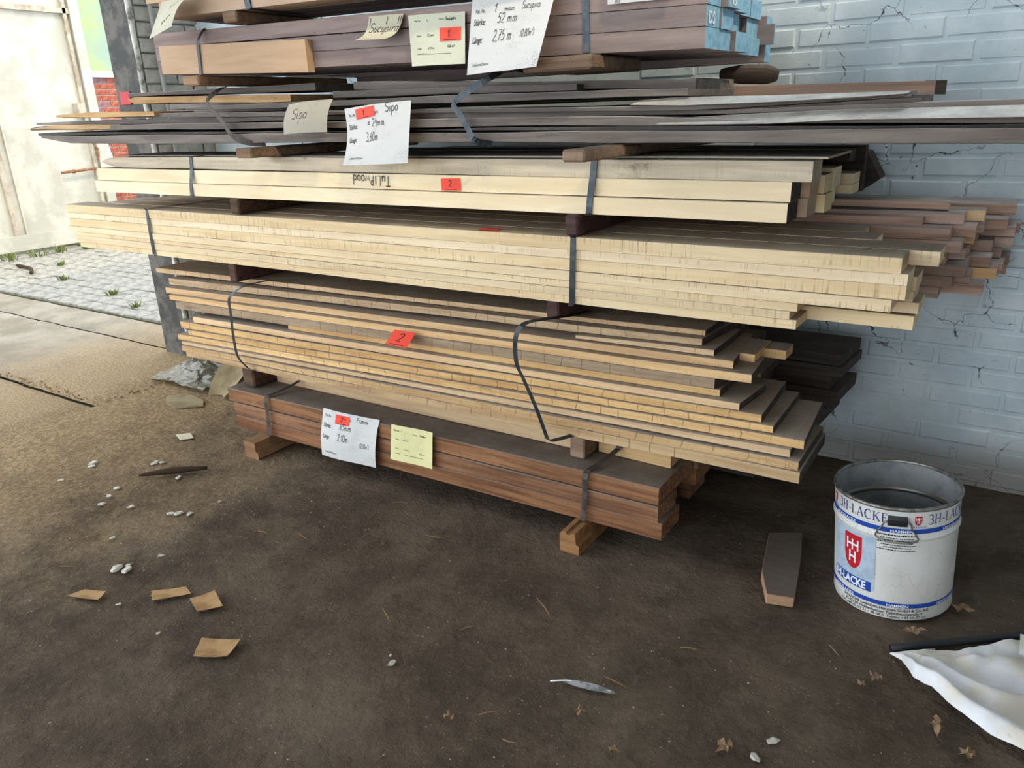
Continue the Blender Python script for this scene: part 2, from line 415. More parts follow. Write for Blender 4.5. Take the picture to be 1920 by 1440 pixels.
def tube(name, pts, r, mat, parent=None, n=8, sub=4, closed=False, radii=None):
    P = [Vector(p) for p in pts]; Q = []; RR = []
    m = len(P)
    for i in range(m if closed else m-1):
        g = (lambda k: P[k % m]) if closed else (lambda k: P[min(max(k, 0), m-1)])
        a, b, c, d = g(i-1), g(i), g(i+1), g(i+2)
        for k in range(sub):
            t = k/sub
            Q.append(.5*((2*b)+(c-a)*t+(2*a-5*b+4*c-d)*t*t+(-a+3*b-3*c+d)*t**3))
            RR.append(radii[i]+(radii[min(i+1, m-1)]-radii[i])*t if radii else r)
    if not closed: Q.append(P[-1]); RR.append(radii[-1] if radii else r)
    V, F = [], []; loc = parent.location if parent else Vector((0, 0, 0))
    up = Vector((.13, .21, .97)); N = len(Q)
    for i, q in enumerate(Q):
        tg = (Q[(i+1) % N]-Q[i-1]) if closed else (Q[min(i+1, N-1)]-Q[max(i-1, 0)])
        tg.normalize(); s = tg.cross(up)
        if s.length < .1: s = tg.cross(Vector((1, 0, 0)))
        s.normalize(); u = s.cross(tg)
        for j in range(n):
            a = 2*math.pi*j/n; V.append(q+(s*math.cos(a)+u*math.sin(a))*RR[i]-loc)
    for i in range(N if closed else N-1):
        a, b = i*n, ((i+1) % N)*n
        for j in range(n): F.append((a+j, a+(j+1) % n, b+(j+1) % n, b+j))
    if not closed: F += [tuple(n-1-j for j in range(n)), tuple((N-1)*n+j for j in range(n))]
    return mesh_obj(name, V, F, mat, parent, smooth=True)
def lathe(name, prof, mat, parent=None, n=64, loc=(0, 0, 0)):
    V, F = [], []
    for r, z in prof:
        for j in range(n): a = 2*math.pi*j/n; V.append((r*math.cos(a), r*math.sin(a), z))
    for i in range(len(prof)-1):
        for j in range(n): F.append((i*n+j, i*n+(j+1) % n, (i+1)*n+(j+1) % n, (i+1)*n+j))
    return mesh_obj(name, V, F, mat, parent, smooth=True, loc=loc)

# ---- writing: meshes laid on a surface
def font_mesh(txt, bold=0, shear=0):
    cu = bpy.data.curves.new('t', 'FONT'); cu.body = txt; cu.size = 1; cu.resolution_u = 2; cu.offset = bold; cu.shear = shear
    o = bpy.data.objects.new('t', cu); COL.objects.link(o)
    dg = bpy.context.evaluated_depsgraph_get(); me = bpy.data.meshes.new_from_object(o.evaluated_get(dg))
    V = [(v.co.x, v.co.y) for v in me.vertices]; F = [tuple(p.vertices) for p in me.polygons]
    bpy.data.objects.remove(o); bpy.data.curves.remove(cu); bpy.data.meshes.remove(me)
    return V, F
def arc(cx, cy, rx, ry, a0, a1, n=7):
    return [(cx+rx*math.cos(math.radians(a0+(a1-a0)*i/n)), cy+ry*math.sin(math.radians(a0+(a1-a0)*i/n))) for i in range(n+1)]
GL = {
 '0': (.55, [arc(.25, .5, .24, .5, 90, 450, 14)]), '1': (.38, [[(.02, .68), (.26, 1), (.22, 0)]]),
 '2': (.56, [arc(.25, .74, .23, .26, 165, -35)+[(.02, .0), (.52, .02)]]),
 '3': (.54, [arc(.2, .75, .24, .25, 150, -80)+arc(.2, .25, .28, .27, 85, -150)]),
 '4': (.56, [[(.3, 1), (.02, .4), (.5, .42)], [(.42, .75), (.36, -.1)]]),
 '5': (.54, [[(.5, .98), (.14, 1), (.08, .58)]+arc(.2, .32, .28, .3, 110, -130)]),
 '6': (.54, [[(.42, 1), (.1, .5)]+arc(.24, .26, .2, .26, 160, 500, 12)]),
 '7': (.52, [[(.02, .95), (.48, 1), (.16, 0)], [(.1, .5), (.42, .54)]]),
 '8': (.54, [arc(.25, .75, .18, .24, -90, 270, 10)+arc(.25, .25, .23, .26, 90, -270, 10)]),
 'S': (.6, [arc(.3, .76, .24, .24, 30, 270)+arc(.3, .26, .25, .26, 90, -150)]),
 'F': (.55, [[(.12, 0), (.2, 1)], [(.0, .96), (.6, 1.02)], [(.08, .55), (.42, .58)]]),
 'T': (.6, [[(.02, .98), (.6, 1)], [(.3, 1), (.28, 0)]]), 'L': (.5, [[(.1, 1), (.06, 0), (.45, .03)]]),
 'I': (.3, [[(.15, .9), (.13, 0)]]), 'P': (.5, [[(.1, 0), (.14, 1)]+arc(.2, .74, .24, .25, 90, -90)]),
 'c': (.42, [arc(.22, .28, .2, .28, 45, 320)]), 'o': (.48, [arc(.22, .28, .2, .28, 90, 450, 10)]),
 'u': (.5, [[(.06, .55), (.07, .15)]+arc(.21, .14, .14, .14, 190, 350)+[(.38, .55), (.42, 0)]]),
 'p': (.5, [[(.1, .55), (.06, -.45)], [(.1, .4)]+arc(.24, .28, .2, .27, 120, -140)]),
 'i': (.24, [[(.1, .55), (.12, 0)], [(.11, .78), (.13, .84)]]),
 'r': (.38, [[(.08, .55), (.1, 0)], [(.1, .3)]+arc(.25, .36, .14, .2, 160, 50, 4)]),
 'a': (.52, [arc(.22, .27, .2, .27, 60, 400, 10), [(.43, .56), (.42, .1), (.5, 0)]]),
 'm': (.8, [[(.05, .52), (.07, 0)], [(.07, .3)]+arc(.2, .38, .13, .16, 160, 20, 4)+[(.34, 0)], [(.34, .3)]+arc(.48, .38, .13, .16, 160, 20, 4)+[(.63, 0)]]),
 'e': (.45, [[(.04, .28), (.4, .32)]+arc(.22, .28, .19, .27, 10, 310)]), 'l': (.24, [[(.12, 1), (.1, .05), (.2, 0)]]),
 'w': (.66, [[(.04, .55), (.15, .02), (.3, .45), (.42, .02), (.58, .56)]]),
 'd': (.52, [arc(.22, .27, .2, .27, 60, 400, 10), [(.45, 1), (.42, 0)]]),
 '(': (.3, [arc(.34, .42, .26, .62, 130, 230)]), ')': (.3, [arc(-.06, .42, .26, .62, 50, -50)]),
 ',': (.22, [[(.12, .08), (.06, -.14)]]), '.': (.22, [[(.08, .0), (.13, .05)]]), '-': (.4, [[(.05, .4), (.36, .42)]]),
 '~': (.55, [[(.02, .55), (.15, .66), (.33, .52), (.48, .62)], [(.02, .3), (.15, .41), (.33, .27), (.48, .37)]]),
 '^': (.3, [[(.04, 1.1), (.2, 1.14), (.1, .92), (.2, .84), (.02, .66)]]), ' ': (.35, []), }
def hand_mesh(txt, wt=.07, slant=.12):
    V, F = [], []; x = 0
    for ch in txt:
        wd, strokes = GL[ch]
        for st in strokes:
            st = [Vector((px+py*slant+x, py)) for px, py in st]
            k = len(V)
            for i, q in enumerate(st):
                t = (st[min(i+1, len(st)-1)]-st[max(i-1, 0)])
                if t.length < 1e-6: t = Vector((1, 0))
                t.normalize(); nn = Vector((-t.y, t.x))*wt/2
                V += [tuple(q+nn), tuple(q-nn)]
            for i in range(len(st)-1): F.append((k+2*i, k+2*i+1, k+2*i+3, k+2*i+2))
        x += wd+.08
    return V, F
# roman capitals with serifs, for the maker's name on the tin
def serif_mesh(txt):
    V, F = [], []; x = 0
    def quad(a, b, c, d):
        k = len(V); V.extend([a, b, c, d]); F.append((k, k+1, k+2, k+3))
    def bar(x0, y0, x1, y1): quad((x+x0, y0), (x+x1, y0), (x+x1, y1), (x+x0, y1))
    def stroke(pts, ws):
        P = [Vector(p) for p in pts]; k = len(V)
        for i, q in enumerate(P):
            t = (P[min(i+1, len(P)-1)]-P[max(i-1, 0)]).normalized(); nn = Vector((-t.y, t.x))*ws[i]/2
            V.extend([(q.x+nn.x+x, q.y+nn.y), (q.x-nn.x+x, q.y-nn.y)])
        for i in range(len(P)-1): F.append((k+2*i, k+2*i+1, k+2*i+3, k+2*i+2))
    def stem(cx, w=.12): bar(cx-w/2, 0, cx+w/2, 1); bar(cx-w*1.1, 0, cx+w*1.1, .04); bar(cx-w*1.1, .96, cx+w*1.1, 1)
    for ch in txt:
        if ch == 'H': stem(.16); stem(.64); bar(.16, .48, .64, .54); wd = .84
        elif ch == 'L': stem(.16); bar(.16, 0, .58, .04); bar(.55, 0, .59, .24); wd = .66
        elif ch == 'E': stem(.16); bar(.16, 0, .6, .04); bar(.57, 0, .61, .24); bar(.16, .96, .57, 1); bar(.53, .78, .57, 1); bar(.16, .49, .44, .54); bar(.42, .4, .46, .63); wd = .7
        elif ch == 'A':
            stroke([(.1, .02), (.38, 1)], [.05, .05]); stroke([(.38, 1), (.7, .02)], [.13, .13]); bar(.2, .32, .58, .37); bar(-.01, 0, .22, .04); bar(.56, 0, .84, .04); wd = .86
        elif ch == 'C':
            a = arc(.42, .5, .36, .5, 48, 312, 14); stroke(a, [.04+.1*abs(math.sin(math.pi*i/14)) for i in range(15)]); bar(.62, .68, .66, .95); wd = .82
        elif ch == 'K':
            stem(.16); stroke([(.2, .42), (.62, .98)], [.05, .05]); stroke([(.34, .56), (.7, .02)], [.12, .12]); bar(.54, .96, .76, 1); bar(.54, 0, .84, .04); wd = .84
        elif ch == '3':
            a = arc(.26, .74, .22, .25, 150, -75, 8)+arc(.26, .25, .27, .27, 75, -150, 8); stroke(a, [.05+.07*abs(math.sin(math.pi*i/8)) for i in range(len(a))]); wd = .62
        elif ch == '-': bar(.06, .34, .36, .42); wd = .42
        else: wd = .3
        x += wd+.04
    return V, F
def words(surf, parent, name, mat, items, off=.0012, base=None):
    out = []
    for it in items: out.append(Ink(surf, off).put(*it).build(name, mat, parent, base))
    return out
class Ink:
    """collects lettering laid on a surface function P(u,v) (metres along u and v)"""
    def __init__(s, surf, off=.0012): s.f = surf; s.o = off; s.V = []; s.F = []; s.cuts = []
    def put(s, data, u, v, size, sx=1, rot=0):
        V, F = data; k = len(s.V); s.cuts.append((k, len(s.F))); c, sn = math.cos(rot), math.sin(rot)
        for a, b in V:
            a *= size*sx; b *= size
            s.V.append(s.at(u+a*c-b*sn, v+a*sn+b*c))
        s.F += [tuple(i+k for i in q) for q in F]
        return s
    def at(s, u, v):
        p = s.f(u, v); e = .002; n = (s.f(u+e, v)-s.f(u-e, v)).cross(s.f(u, v+e)-s.f(u, v-e)).normalized()
        return p+n*s.o
    def poly(s, pts, sub=1):
        k = len(s.V); s.V += [s.at(*p) for p in pts]; s.F.append(tuple(range(k, k+len(pts))))
        return s
    def rect(s, u0, u1, v0, v1, n=1):
        k = len(s.V)
        if s.cuts: s.cuts.append((k, len(s.F)))
        for i in range(n+1):
            u = u0+(u1-u0)*i/n; s.V += [s.at(u, v0), s.at(u, v1)]
        for i in range(n): s.F.append((k+2*i, k+2*i+2, k+2*i+3, k+2*i+1))
        return s
    def build(s, name, mat, parent, base=None):
        loc = parent.location if base is None else base
        if len(s.cuts) > 1:      # several words: each its own part
            cuts = s.cuts+[(len(s.V), len(s.F))]; o = None
            for (a, fa), (b, fb) in zip(cuts, cuts[1:]):
                if b > a: o = mesh_obj(name, [v-loc for v in s.V[a:b]], [tuple(i-a for i in q) for q in s.F[fa:fb]], mat, parent)
            return o
        return mesh_obj(name, [v-loc for v in s.V], s.F, mat, parent)
def sheet(name, TL, TR, BL, BR, mat, label, cat, curl=lambda u, v: 0, n=12, group=None):
    """a sheet of paper between four corners; returns (object, surface function in metres, width, height)"""
    TL, TR, BL, BR = [Vector(p) for p in (TL, TR, BL, BR)]
    W = ((TR-TL).length+(BR-BL).length)/2; H = ((TL-BL).length+(TR-BR).length)/2
    nrm = (TR-TL).cross(TL-BL).normalized()
    if nrm.y > 0: nrm = -nrm
    def f(um, vm):
        u, v = um/W, vm/H
        return BL*(1-u)*(1-v)+BR*u*(1-v)+TL*(1-u)*v+TR*u*v+nrm*curl(u, v)
    loc = (BL+BR)/2
    V = [f(W*i/n, H*j/n)-loc for j in range(n+1) for i in range(n+1)]
    F = [(j*(n+1)+i, j*(n+1)+i+1, (j+1)*(n+1)+i+1, (j+1)*(n+1)+i) for j in range(n) for i in range(n)]
    o = mesh_obj(name, V, F, mat, smooth=True, loc=loc); tag(o, label, cat, group)
    return o, f, W, H

# ================================================================== SETTING
def fnoise(x, y):
    return (noise.noise((x*1.4, y*1.4, 0))*.006+noise.noise((x*7, y*7, 3))*.004+noise.noise((x*19, y*19, 7))*.0042)-.007
def make_floor():
    xs = [-4.15+.034*i for i in range(int(4.9/.034)+1)]; xs = xs+[1.2, 2, 3.2]
    ys = [-5, -3.5, -2, -1, -.4]+[.05+.034*i for i in range(int(3.22/.034)+1)]+[3.3]
    V = []; nx = len(xs)
    for y in ys:
        for x in xs:
            V.append((x, y, fnoise(x, y)))
    F = [(j*nx+i, j*nx+i+1, (j+1)*nx+i+1, (j+1)*nx+i) for j in range(len(ys)-1) for i in range(nx-1)]
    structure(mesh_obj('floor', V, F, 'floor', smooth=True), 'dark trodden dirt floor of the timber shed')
    # concrete slabs towards and in the yard
    def slab(x0, x1, y0, y1, dz, label):
        sx, sy = int((x1-x0)/.08)+1, int((y1-y0)/.08)+1; V = []
        for j in range(sy+1):
            for i in range(sx+1):
                x, y = x0+(x1-x0)*i/sx, y0+(y1-y0)*j/sy
                e = min(x-x0, x1-x, y-y0, y1-y)
                if e < 1e-4: x += noise.noise((x*6, y*6, 1))*.012; y += noise.noise((x*6, y*6, 8))*.012
                V.append((x, y, dz+noise.noise((x*2, y*2, 4))*.004-(.03 if e < 1e-4 else 0)))
        F = [(j*(sx+1)+i, j*(sx+1)+i+1, (j+1)*(sx+1)+i+1, (j+1)*(sx+1)+i) for j in range(sy) for i in range(sx)]
        structure(mesh_obj('yard_slab', V, F, 'slab', smooth=True), label)
    slab(-7.6, -4.165, 2.04, 2.93, .003, 'concrete slab beside the dark post, brown with sawdust')
    slab(-11, -4.165, 2.95, 3.32, .0, 'narrow concrete strip in front of the yard pavers')
    slab(-8.5, -4.165, -5, 2.02, .0, 'pale concrete yard slab left of the dirt floor')
    slab(-11, -7.62, 2.04, 2.93, .0, 'far concrete slab next to the yard pavers')
    boxes('yard_ground', [(-14, -4.1, -6, 9, -.3, -.045)], 'paver_bed')['kind'] = 'structure'
make_floor()

def brick_mesh(name, L, H, D, ch, mat):
    """brick whose weathered face looks to -y"""
    V = []
    for (y, e) in ((D, 0), (ch, 0), (0, ch)):
        V += [(e, y, e), (L-e, y, e), (L-e, y, H-e), (e, y, H-e)]
    F = [(8, 9, 10, 11)]
    for a in (0, 4):
        for j in range(4): F.append((a+j, a+(j+1) % 4, a+4+(j+1) % 4, a+4+j))
    return mesh_obj(name, V, F, mat)
def make_back_wall():
    root = structure(boxes('wall_back', [(-4.72, 3.2, 3.272, 3.5, -.05, 4.1)], 'wall'), 'white painted brick wall behind the timber stacks')
    proto = brick_mesh('brick', .243, .070, .03, .0075, 'wall'); first = True
    rows = []
    for r in range(31): rows.append((r, -1.45, .72))
    for r in range(24, 28): rows.append((r, -4.5, -3.6))
    for r, xa, xb in rows:
        z = .004+r*.0785; x = xa-((r % 2)*.125)-rnd(0, .03)
        while x < xb:
            loc = (x, 3.2675+rnd(-.0025, .003), z+rnd(-.002, .002))
            sc = (rnd(.985, 1.01), 1, rnd(.97, 1.03)); rot = (0, rnd(-.006, .006), rnd(-.006, .006))
            if first:
                o = proto; o.location = loc; o.scale = sc; o.rotation_euler = rot; o.parent = root; first = False
            else: copy_obj(proto, loc, root, rot, sc)
            x += .252
make_back_wall()
structure(boxes('wall_right', [(3.2, 3.4, -5, 3.5, -.05, 4.1)], 'roof'), 'side wall of the shed')
structure(boxes('ceiling', [(-4.9, 3.4, -5, .9, 4.1, 4.25), (-4.9, -.4, .9, 3.5, 4.1, 4.25), (1.4, 3.4, .9, 3.5, 4.1, 4.25), (-.4, 1.4, 2.6, 3.5, 4.1, 4.25)], 'roof'), 'shed roof with a skylight opening')
structure(boxes('wall_front', [(1.6, 3.2, -5.1, -5, -.05, 4.1), (-4.9, 1.6, -5.1, -5, 3.8, 4.1)], 'roof'), 'front wall of the shed with an open doorway')

def make_pier():
    root = structure(boxes('wall_left', [(-4.7, -4.465, 2.86, 3.272, -.05, 4.1)], 'pier_joint'), 'grey block pier at the open side of the shed')
    # the dark post on the front of the pier
    p = boxes('post_cladding', [(-4.722, -4.47, 2.835, 2.86, -.04, 4.1)], 'post', root)
    V = []; n = 60; F = []
    for i in range(n+1):
        z = 3.2*i/n; r = .017+.006*noise.noise((0, 0, z*6)); k = len(V)
        for a in range(6):
            t = math.radians(-120+a*48); V.append((-4.462+r*math.cos(t), 2.85+r*math.sin(t)+.004*noise.noise((3, 1, z*9)), z))
        if i:
            for a in range(5): F.append((k-6+a, k-6+a+1, k+a+1, k+a))
    mesh_obj('corner_edge', V, F, 'post_edge', root, smooth=True)
    proto = brick_mesh('block', .2, .076, .02, .006, 'pier'); first = True
    for r in range(30):
        z = r*.0845; ys = [2.872, 3.085] if r % 2 == 0 else [2.872, 2.98, 3.19]
        ls = [.205, .185] if r % 2 == 0 else [.1, .2, .08]
        for y, l in zip(ys, ls):
            o = proto if first else copy_obj(proto, (0, 0, 0)); first = False
            o.location = (-4.446+rnd(-.003, .003), y, z); o.rotation_euler = (0, 0, math.pi/2); o.scale = (l/.2, 1, rnd(.97, 1.02)); o.parent = root
    c = tube('conduit', [(-4.425, 2.955, 2.5), (-4.425, 2.957, 2.1), (-4.425, 2.962, 1.6), (-4.425, 2.965, .9), (-4.425, 2.965, .05)], .011, 'conduit', n=8, sub=2)
    tag(c, 'thin grey conduit running down the block pier', 'conduit')
    s = bevel_box('warning_sign', -.052, .052, -.003, .003, -.036, .036, 'sign_red', b=.0012, loc=(-4.632, 2.83, 1.612)); tag(s, 'small red sign on the dark post', 'sign')
make_pier()

def make_yard():
    root = structure(boxes('yard_paving', [(-10.7, -5.0, 3.335, 7.5, -.045, -.028)], 'paver_bed'), 'grey paved yard in front of the white gate')
    V, F = [], []
    L, Wd, c = .232, .146, .008
    for z, e in ((-.03, 0), (0, 0), (.008, c)):
        V += [(e, e, z), (L-e, e, z), (L-e, Wd-e, z), (e, Wd-e, z)]
    F = [(8, 9, 10, 11)]+[(a+j, a+(j+1) % 4, a+4+(j+1) % 4, a+4+j) for a in (0, 4) for j in range(4)]
    proto = mesh_obj('paver', V, F, 'paver'); first = True; k = 0
    y = 3.345; r = 0
    while y < 6.0:
        x = -10.25-(r % 2)*.12
        while x < -5.0:
            if .385 < (y+.07)/(-x-.11) < .63:   # what the photo can see past the stacks
                o = proto if first else copy_obj(proto, (0, 0, 0)); first = False; k += 1
                o.location = (x+rnd(-.004, .004), y+rnd(-.004, .004), -.012+rnd(-.006, .006)); o.rotation_euler = (rnd(-.02, .02), rnd(-.02, .02), rnd(-.02, .02)); o.parent = root
            x += .245
        y += .159; r += 1
    # ---------------- gate
    g = thing('yard_gate', 'tall white sheet-metal gate with welded ribs and rust marks', 'gate', (-10.2, 4.2, 0))
    def part(name, lst, mat): return boxes(name, [(a+10.2, b+10.2, c-4.2, d-4.2, e, f) for a, b, c, d, e, f in lst], mat, g)
    def panel(y0, y1, z0, z1, x=-10.2):
        n = 30; V = []; F = []
        for j in range(n+1):
            for i in range(n+1):
                yy = y0+(y1-y0)*i/n; zz = z0+(z1-z0)*j/n
                V.append((noise.noise((yy*2.3, zz*2.3, 2))*.012+noise.noise((yy*7, zz*7, 5))*.003, yy-4.2, zz))
        F = [(j*(n+1)+i, j*(n+1)+i+1, (j+1)*(n+1)+i+1, (j+1)*(n+1)+i) for j in range(n) for i in range(n)]
        mesh_obj('sheet_panel', V, F, 'gate', g, smooth=True)
    panel(4.5, 5.72, .2, 2.8); panel(2.2, 4.5, .2, 2.8); panel(2.2, 5.72, 2.8, 3.9)
    part('rail', [(-10.2, -10.13, 2.2, 5.74, .06, .24)], 'gate')
    part('rail', [(-10.2, -10.15, 2.2, 5.74, 2.77, 2.83)], 'gate_rib')
    part('stile', [(-10.2, -10.15, 4.46, 4.52, .2, 2.8)], 'gate_rib')
    part('stile', [(-10.2, -10.17, 4.60, 4.62, .2, 2.8)], 'gate')
    part('stile', [(-10.2, -10.15, 5.60, 5.64, .06, 3.9)], 'gate_rib')
    part('stile', [(-10.22, -10.14, 5.68, 5.80, .0, 3.9)], 'gate')
    part('hinge', [(-10.2, -10.06, 5.50, 5.58, 1.62, 1.74)], 'gate_rib')
    b = tube('bolt', [(-10.12, 5.15, .93), (-10.12, 5.6, .95)], .016, 'rust', g, sub=1); b.location = (0, 0, 0)
    t2 = tube('bolt_collar', [(-10.12, 5.29, .936), (-10.12, 5.32, .937)], .026, 'rust', g, sub=1); t2.parent = b
    ch = tube('chain', [(-10.1, 5.62, 1.45), (-10.08, 5.64, 1.36), (-10.1, 5.61, 1.28), (-10.08, 5.65, 1.18), (-10.09, 5.63, 1.05)], .014, 'rust', g)
    # ---------------- house wall behind
    h = thing('brick_house', 'red brick house wall with a frosted window behind the gate', 'building', (-10.7, 6.4, 0))
    boxes('wall_core', [(-.25, -.015, -1.2, 2.2, -.05, 2.08)], 'brick_mortar', h)
    pr = brick_mesh('brick', .205, .062, .03, .004, 'brick_red'); pv = brick_mesh('brick', .205, .062, .03, .004, 'brick_violet'); used = set()
    for r in range(6, 28):
        z = r*.0745; yy = -.85-(r % 2)*.11
        while yy < .75:
            q = pv if random.random() < .14 else pr
            o = q if q not in used else copy_obj(q, (0, 0, 0)); used.add(q)
            o.location = (0, yy, z); o.rotation_euler = (0, 0, math.pi/2); o.parent = h; yy += .217
    w = boxes('window', [(-.16, -.12, -1.2, 2.2, 2.14, 4.2)], 'glass', h)
    boxes('window_frame', [(-.17, -.08, -1.2, 2.2, 2.12, 2.17), (-.17, -.08, .95, 1.02, 2.1, 4.2)], 'sill', w)
    boxes('window_sill', [(-.2, .05, -1.2, 2.2, 2.08, 2.125)], 'sill', w)
    boxes('wall_core', [(-.25, -.015, -1.2, 2.2, 4.2, 5.5)], 'brick_mortar', h)
    # leaning white panel by the gate post
    s = thing('leaning_panel', 'white panel leaning between gate and brick wall', 'panel', (-10.45, 5.95, 1.0))
    V, F = box_data(-.02, .02, -.09, .09, -.2, .42); o = mesh_obj('board', V, F, 'sill', s); o.rotation_euler = (.22, .1, 0)
    V, F = box_data(-.015, .015, -.02, .02, -1.0, -.18); mesh_obj('post', V, F, 'rust', s)
    # ---------------- weeds along the gate
    spots = [(-9.95, 4.25), (-9.9, 4.55), (-9.98, 4.85), (-9.9, 5.15), (-9.6, 5.4), (-9.0, 4.35), (-8.1, 3.9), (-6.9, 3.72), (-6.2, 3.52), (-8.9, 3.6)]
    for i, (x, y) in enumerate(spots):
        V, F = [], []; big = 1 if i < 5 else .5
        for b in range(26):
            a = rnd(0, 6.28); d = rnd(.0, .10)*big; hh = rnd(.04, .11)*big; bx, by = d*math.cos(a), d*math.sin(a); k = len(V)
            lx, ly = math.cos(a+1.57)*.008, math.sin(a+1.57)*.008; ox, oy = math.cos(a)*hh*.6, math.sin(a)*hh*.6
            V += [(bx-lx, by-ly, 0), (bx+lx, by+ly, 0), (bx+ox*.6+lx, by+oy*.6+ly, hh*.7), (bx+ox*.6-lx, by+oy*.6-ly, hh*.7), (bx+ox, by+oy, hh)]
            F += [(k, k+1, k+2, k+3), (k+3, k+2, k+4)]
        o = mesh_obj('weed_clump', V, F, 'weed', loc=(x, y, -.004))
        tag(o, 'green weeds growing along the foot of the white gate' if i < 5 else 'small green weed tuft in the paving joints', 'weed', 'weeds at the gate' if i < 5 else 'weeds in the paving')
    tag(tube('iron_bar', [(-9.35, 4.05, .02), (-9.0, 4.02, .02), (-8.65, 3.86, .03)], .018, 'stick_dark'), 'dark bar lying on the yard pavers', 'bar')
make_yard()

# ================================================================== TIMBER
LOG = []
def beam(x0, x1, y0, y1, z0, z1, mat, label, b=.006, notch=None, rot=0):
    if notch:
        # profiled bearer: steps cut along its upper edge
        prof = [(0, 0), (1, 0), (1, .45), (.86, .5), (.80, 1), (.56, 1), (.54, .9), (.36, .9), (.34, 1), (.1, .98), (0, .86)]
        if notch == 2: prof = [(0, 0), (.9, 0), (1, .06), (1, .42), (.84, .46), (.84, .98), (.3, 1), (0, .96)]
        V, F = [], []; n = len(prof); cx = (x0+x1)/2
        for y in (y0, y1):
            for a, c in prof: V.append((x0+(x1-x0)*a-cx, y-y0, (z1-z0)*c))
        F = [tuple(range(n)), tuple(range(2*n-1, n-1, -1))]+[(j, j+n, (j+1) % n+n, (j+1) % n) for j in range(n)]
        F = [tuple(reversed(q)) for q in F]
        o = mesh_obj('bearer', V, F, mat, loc=(cx, y0, z0))
    else:
        cx = (x0+x1)/2; o = bevel_box('bearer', x0-cx, x1-cx, 0, y1-y0, 0, z1-z0, mat, b=b, loc=(cx, y0, z0))
    o.rotation_euler.z = rot
    return tag(o, label, 'timber bearer', 'bearers between the stacks')
LW = 'lumber_pack'

# ---- bottom: reddish brown pack
beam(-2.835, -2.745, 1.99, 3.0, -.004, .078, 'dun_orange', 'notched brown bearer on the floor under the left end of the bottom pack', notch=2)
beam(-1.18, -1.105, 2.022, 2.84, -.004, .078, 'dun_orange', 'grooved orange-brown bearer on the floor under the right end of the bottom pack', notch=1)
def framire():
    t = thing(LW, 'reddish-brown thick boards strapped as the lowest pack on the floor', 'lumber pack', (-1.95, 2.6, .078))
    zs = [.078, .143, .208, .273]
    for c in range(4):
        y0 = 2.09+c*.165
        for r in range(3):
            xl = -3.03+rnd(-.02, .03) if c else (-3.0, -3.0, -3.03)[r]
            xr = (-.848, -.862, -.862)[r] if c == 0 else -.85+rnd(-.05, .06)-(.02*c)
            g = .006 if (c == 0 and r == 1) else .003
            straight('board', t, 'red', xl, xr, y0+(.0 if c else -.005), y0+(.04 if c == 0 else .035), zs[r]+.001, zs[r+1]-g, zs[r]+.001, zs[r+1]-g+.001, .158, wob=.002, cham=.004, seg=14)
    # set-back top row
    straight('board', t, 'oak_smooth', -2.875, -1.245, 2.255, 2.265, .275, .322, .275, .326, .17, wob=.003, seg=12)
    straight('board', t, 'oak_smooth', -1.165, -.885, 2.29, 2.285, .275, .345, .275, .345, .17, wob=.001, skewL=.03)
    straight('board', t, 'red', -2.87, -1.245, 2.47, 2.47, .275, .335, .275, .335, .2)
    for x, m in ((-2.745, 'strap_dusty'), (-1.125, 'strap_dusty')):
        y = 2.075 if x < -2 else 2.108
        ribbon('strap', [(x-.01, y+.16, .078), (x-.006, y+.004, .079), (x-.004, y-.002, .13), (x, y-.001, .2), (x, y+.003, .272), (x+.012, y+.06, .282), (x+.045, y+.165, .31), (x+.05, y+.19, .345), (x+.05, y+.4, .347)], .021, m, t, side=(1, 0, 0), sub=3)
framire()

# ---- second: oak pack
beam(-2.965, -2.885, 2.13, 3.0, .276, .392, 'dun_dark', 'dark brown bearer under the left end of the oak pack', b=.008)
beam(-1.235, -1.175, 2.195, 2.82, .276, .392, 'dun', 'weathered bearer block under the right end of the oak pack')
OAK = [('r13', -3.272, -0.427, 2.063, 2.129, 0.3978, 0.4222, 0.4004, 0.4366), ('r12', -3.298, -0.434, 2.063, 2.13, 0.4225, 0.4492, 0.4366, 0.4658),
 ('r11', -3.316, -0.463, 2.076, 2.142, 0.4495, 0.4646, 0.4723, 0.4947), ('r10', -3.36, -0.43, 2.09, 2.158, 0.465, 0.4908, 0.4969, 0.5240),
 ('r9', -3.292, -0.524, 2.102, 2.167, 0.4917, 0.517, 0.5245, 0.5483), ('r8', -3.358, -0.563, 2.114, 2.179, 0.5175, 0.5482, 0.549, 0.5740),
 ('r7', -3.261, -0.633, 2.122, 2.183, 0.5544, 0.5835, 0.5745, 0.5970), ('r6', -2.633, -0.704, 2.164, 2.209, 0.5885, 0.6119, 0.5975, 0.6209),
 ('r5', -3.405, -0.72, 2.138, 2.201, 0.6026, 0.6393, 0.6243, 0.6565), ('r4', -3.462, -0.611, 2.145, 2.212, 0.640, 0.6645, 0.657, 0.6845),
 ('r3', -3.513, -0.676, 2.169, 2.235, 0.665, 0.6939, 0.6869, 0.7110), ('r2b', -1.23, -0.745, 2.239, 2.25, 0.7105, 0.7237, 0.712, 0.7321),
 ('r2', -3.547, -0.794, 2.213, 2.277, 0.6945, 0.7283, 0.7325, 0.756), ('r1', -3.693, -0.797, 2.245, 2.313, 0.7383, 0.7626, 0.7567, 0.7735)]
OAKM = dict(r13='oak', r12='oak', r11='oak_smooth', r10='oak', r9='oak', r8='oak', r7='oak_smooth', r6='oak_smooth', r5='oak_grey', r4='oak_smooth', r3='oak_smooth', r2b='oak', r2='oak', r1='oak')
OAKD = dict(r1=.30, r2=.30, r2b=.27, r3=.32, r4=.19, r5=.28, r6=.27, r7=.2, r8=.335, r9=.335, r10=.34, r11=.3, r12=.31, r13=.33)
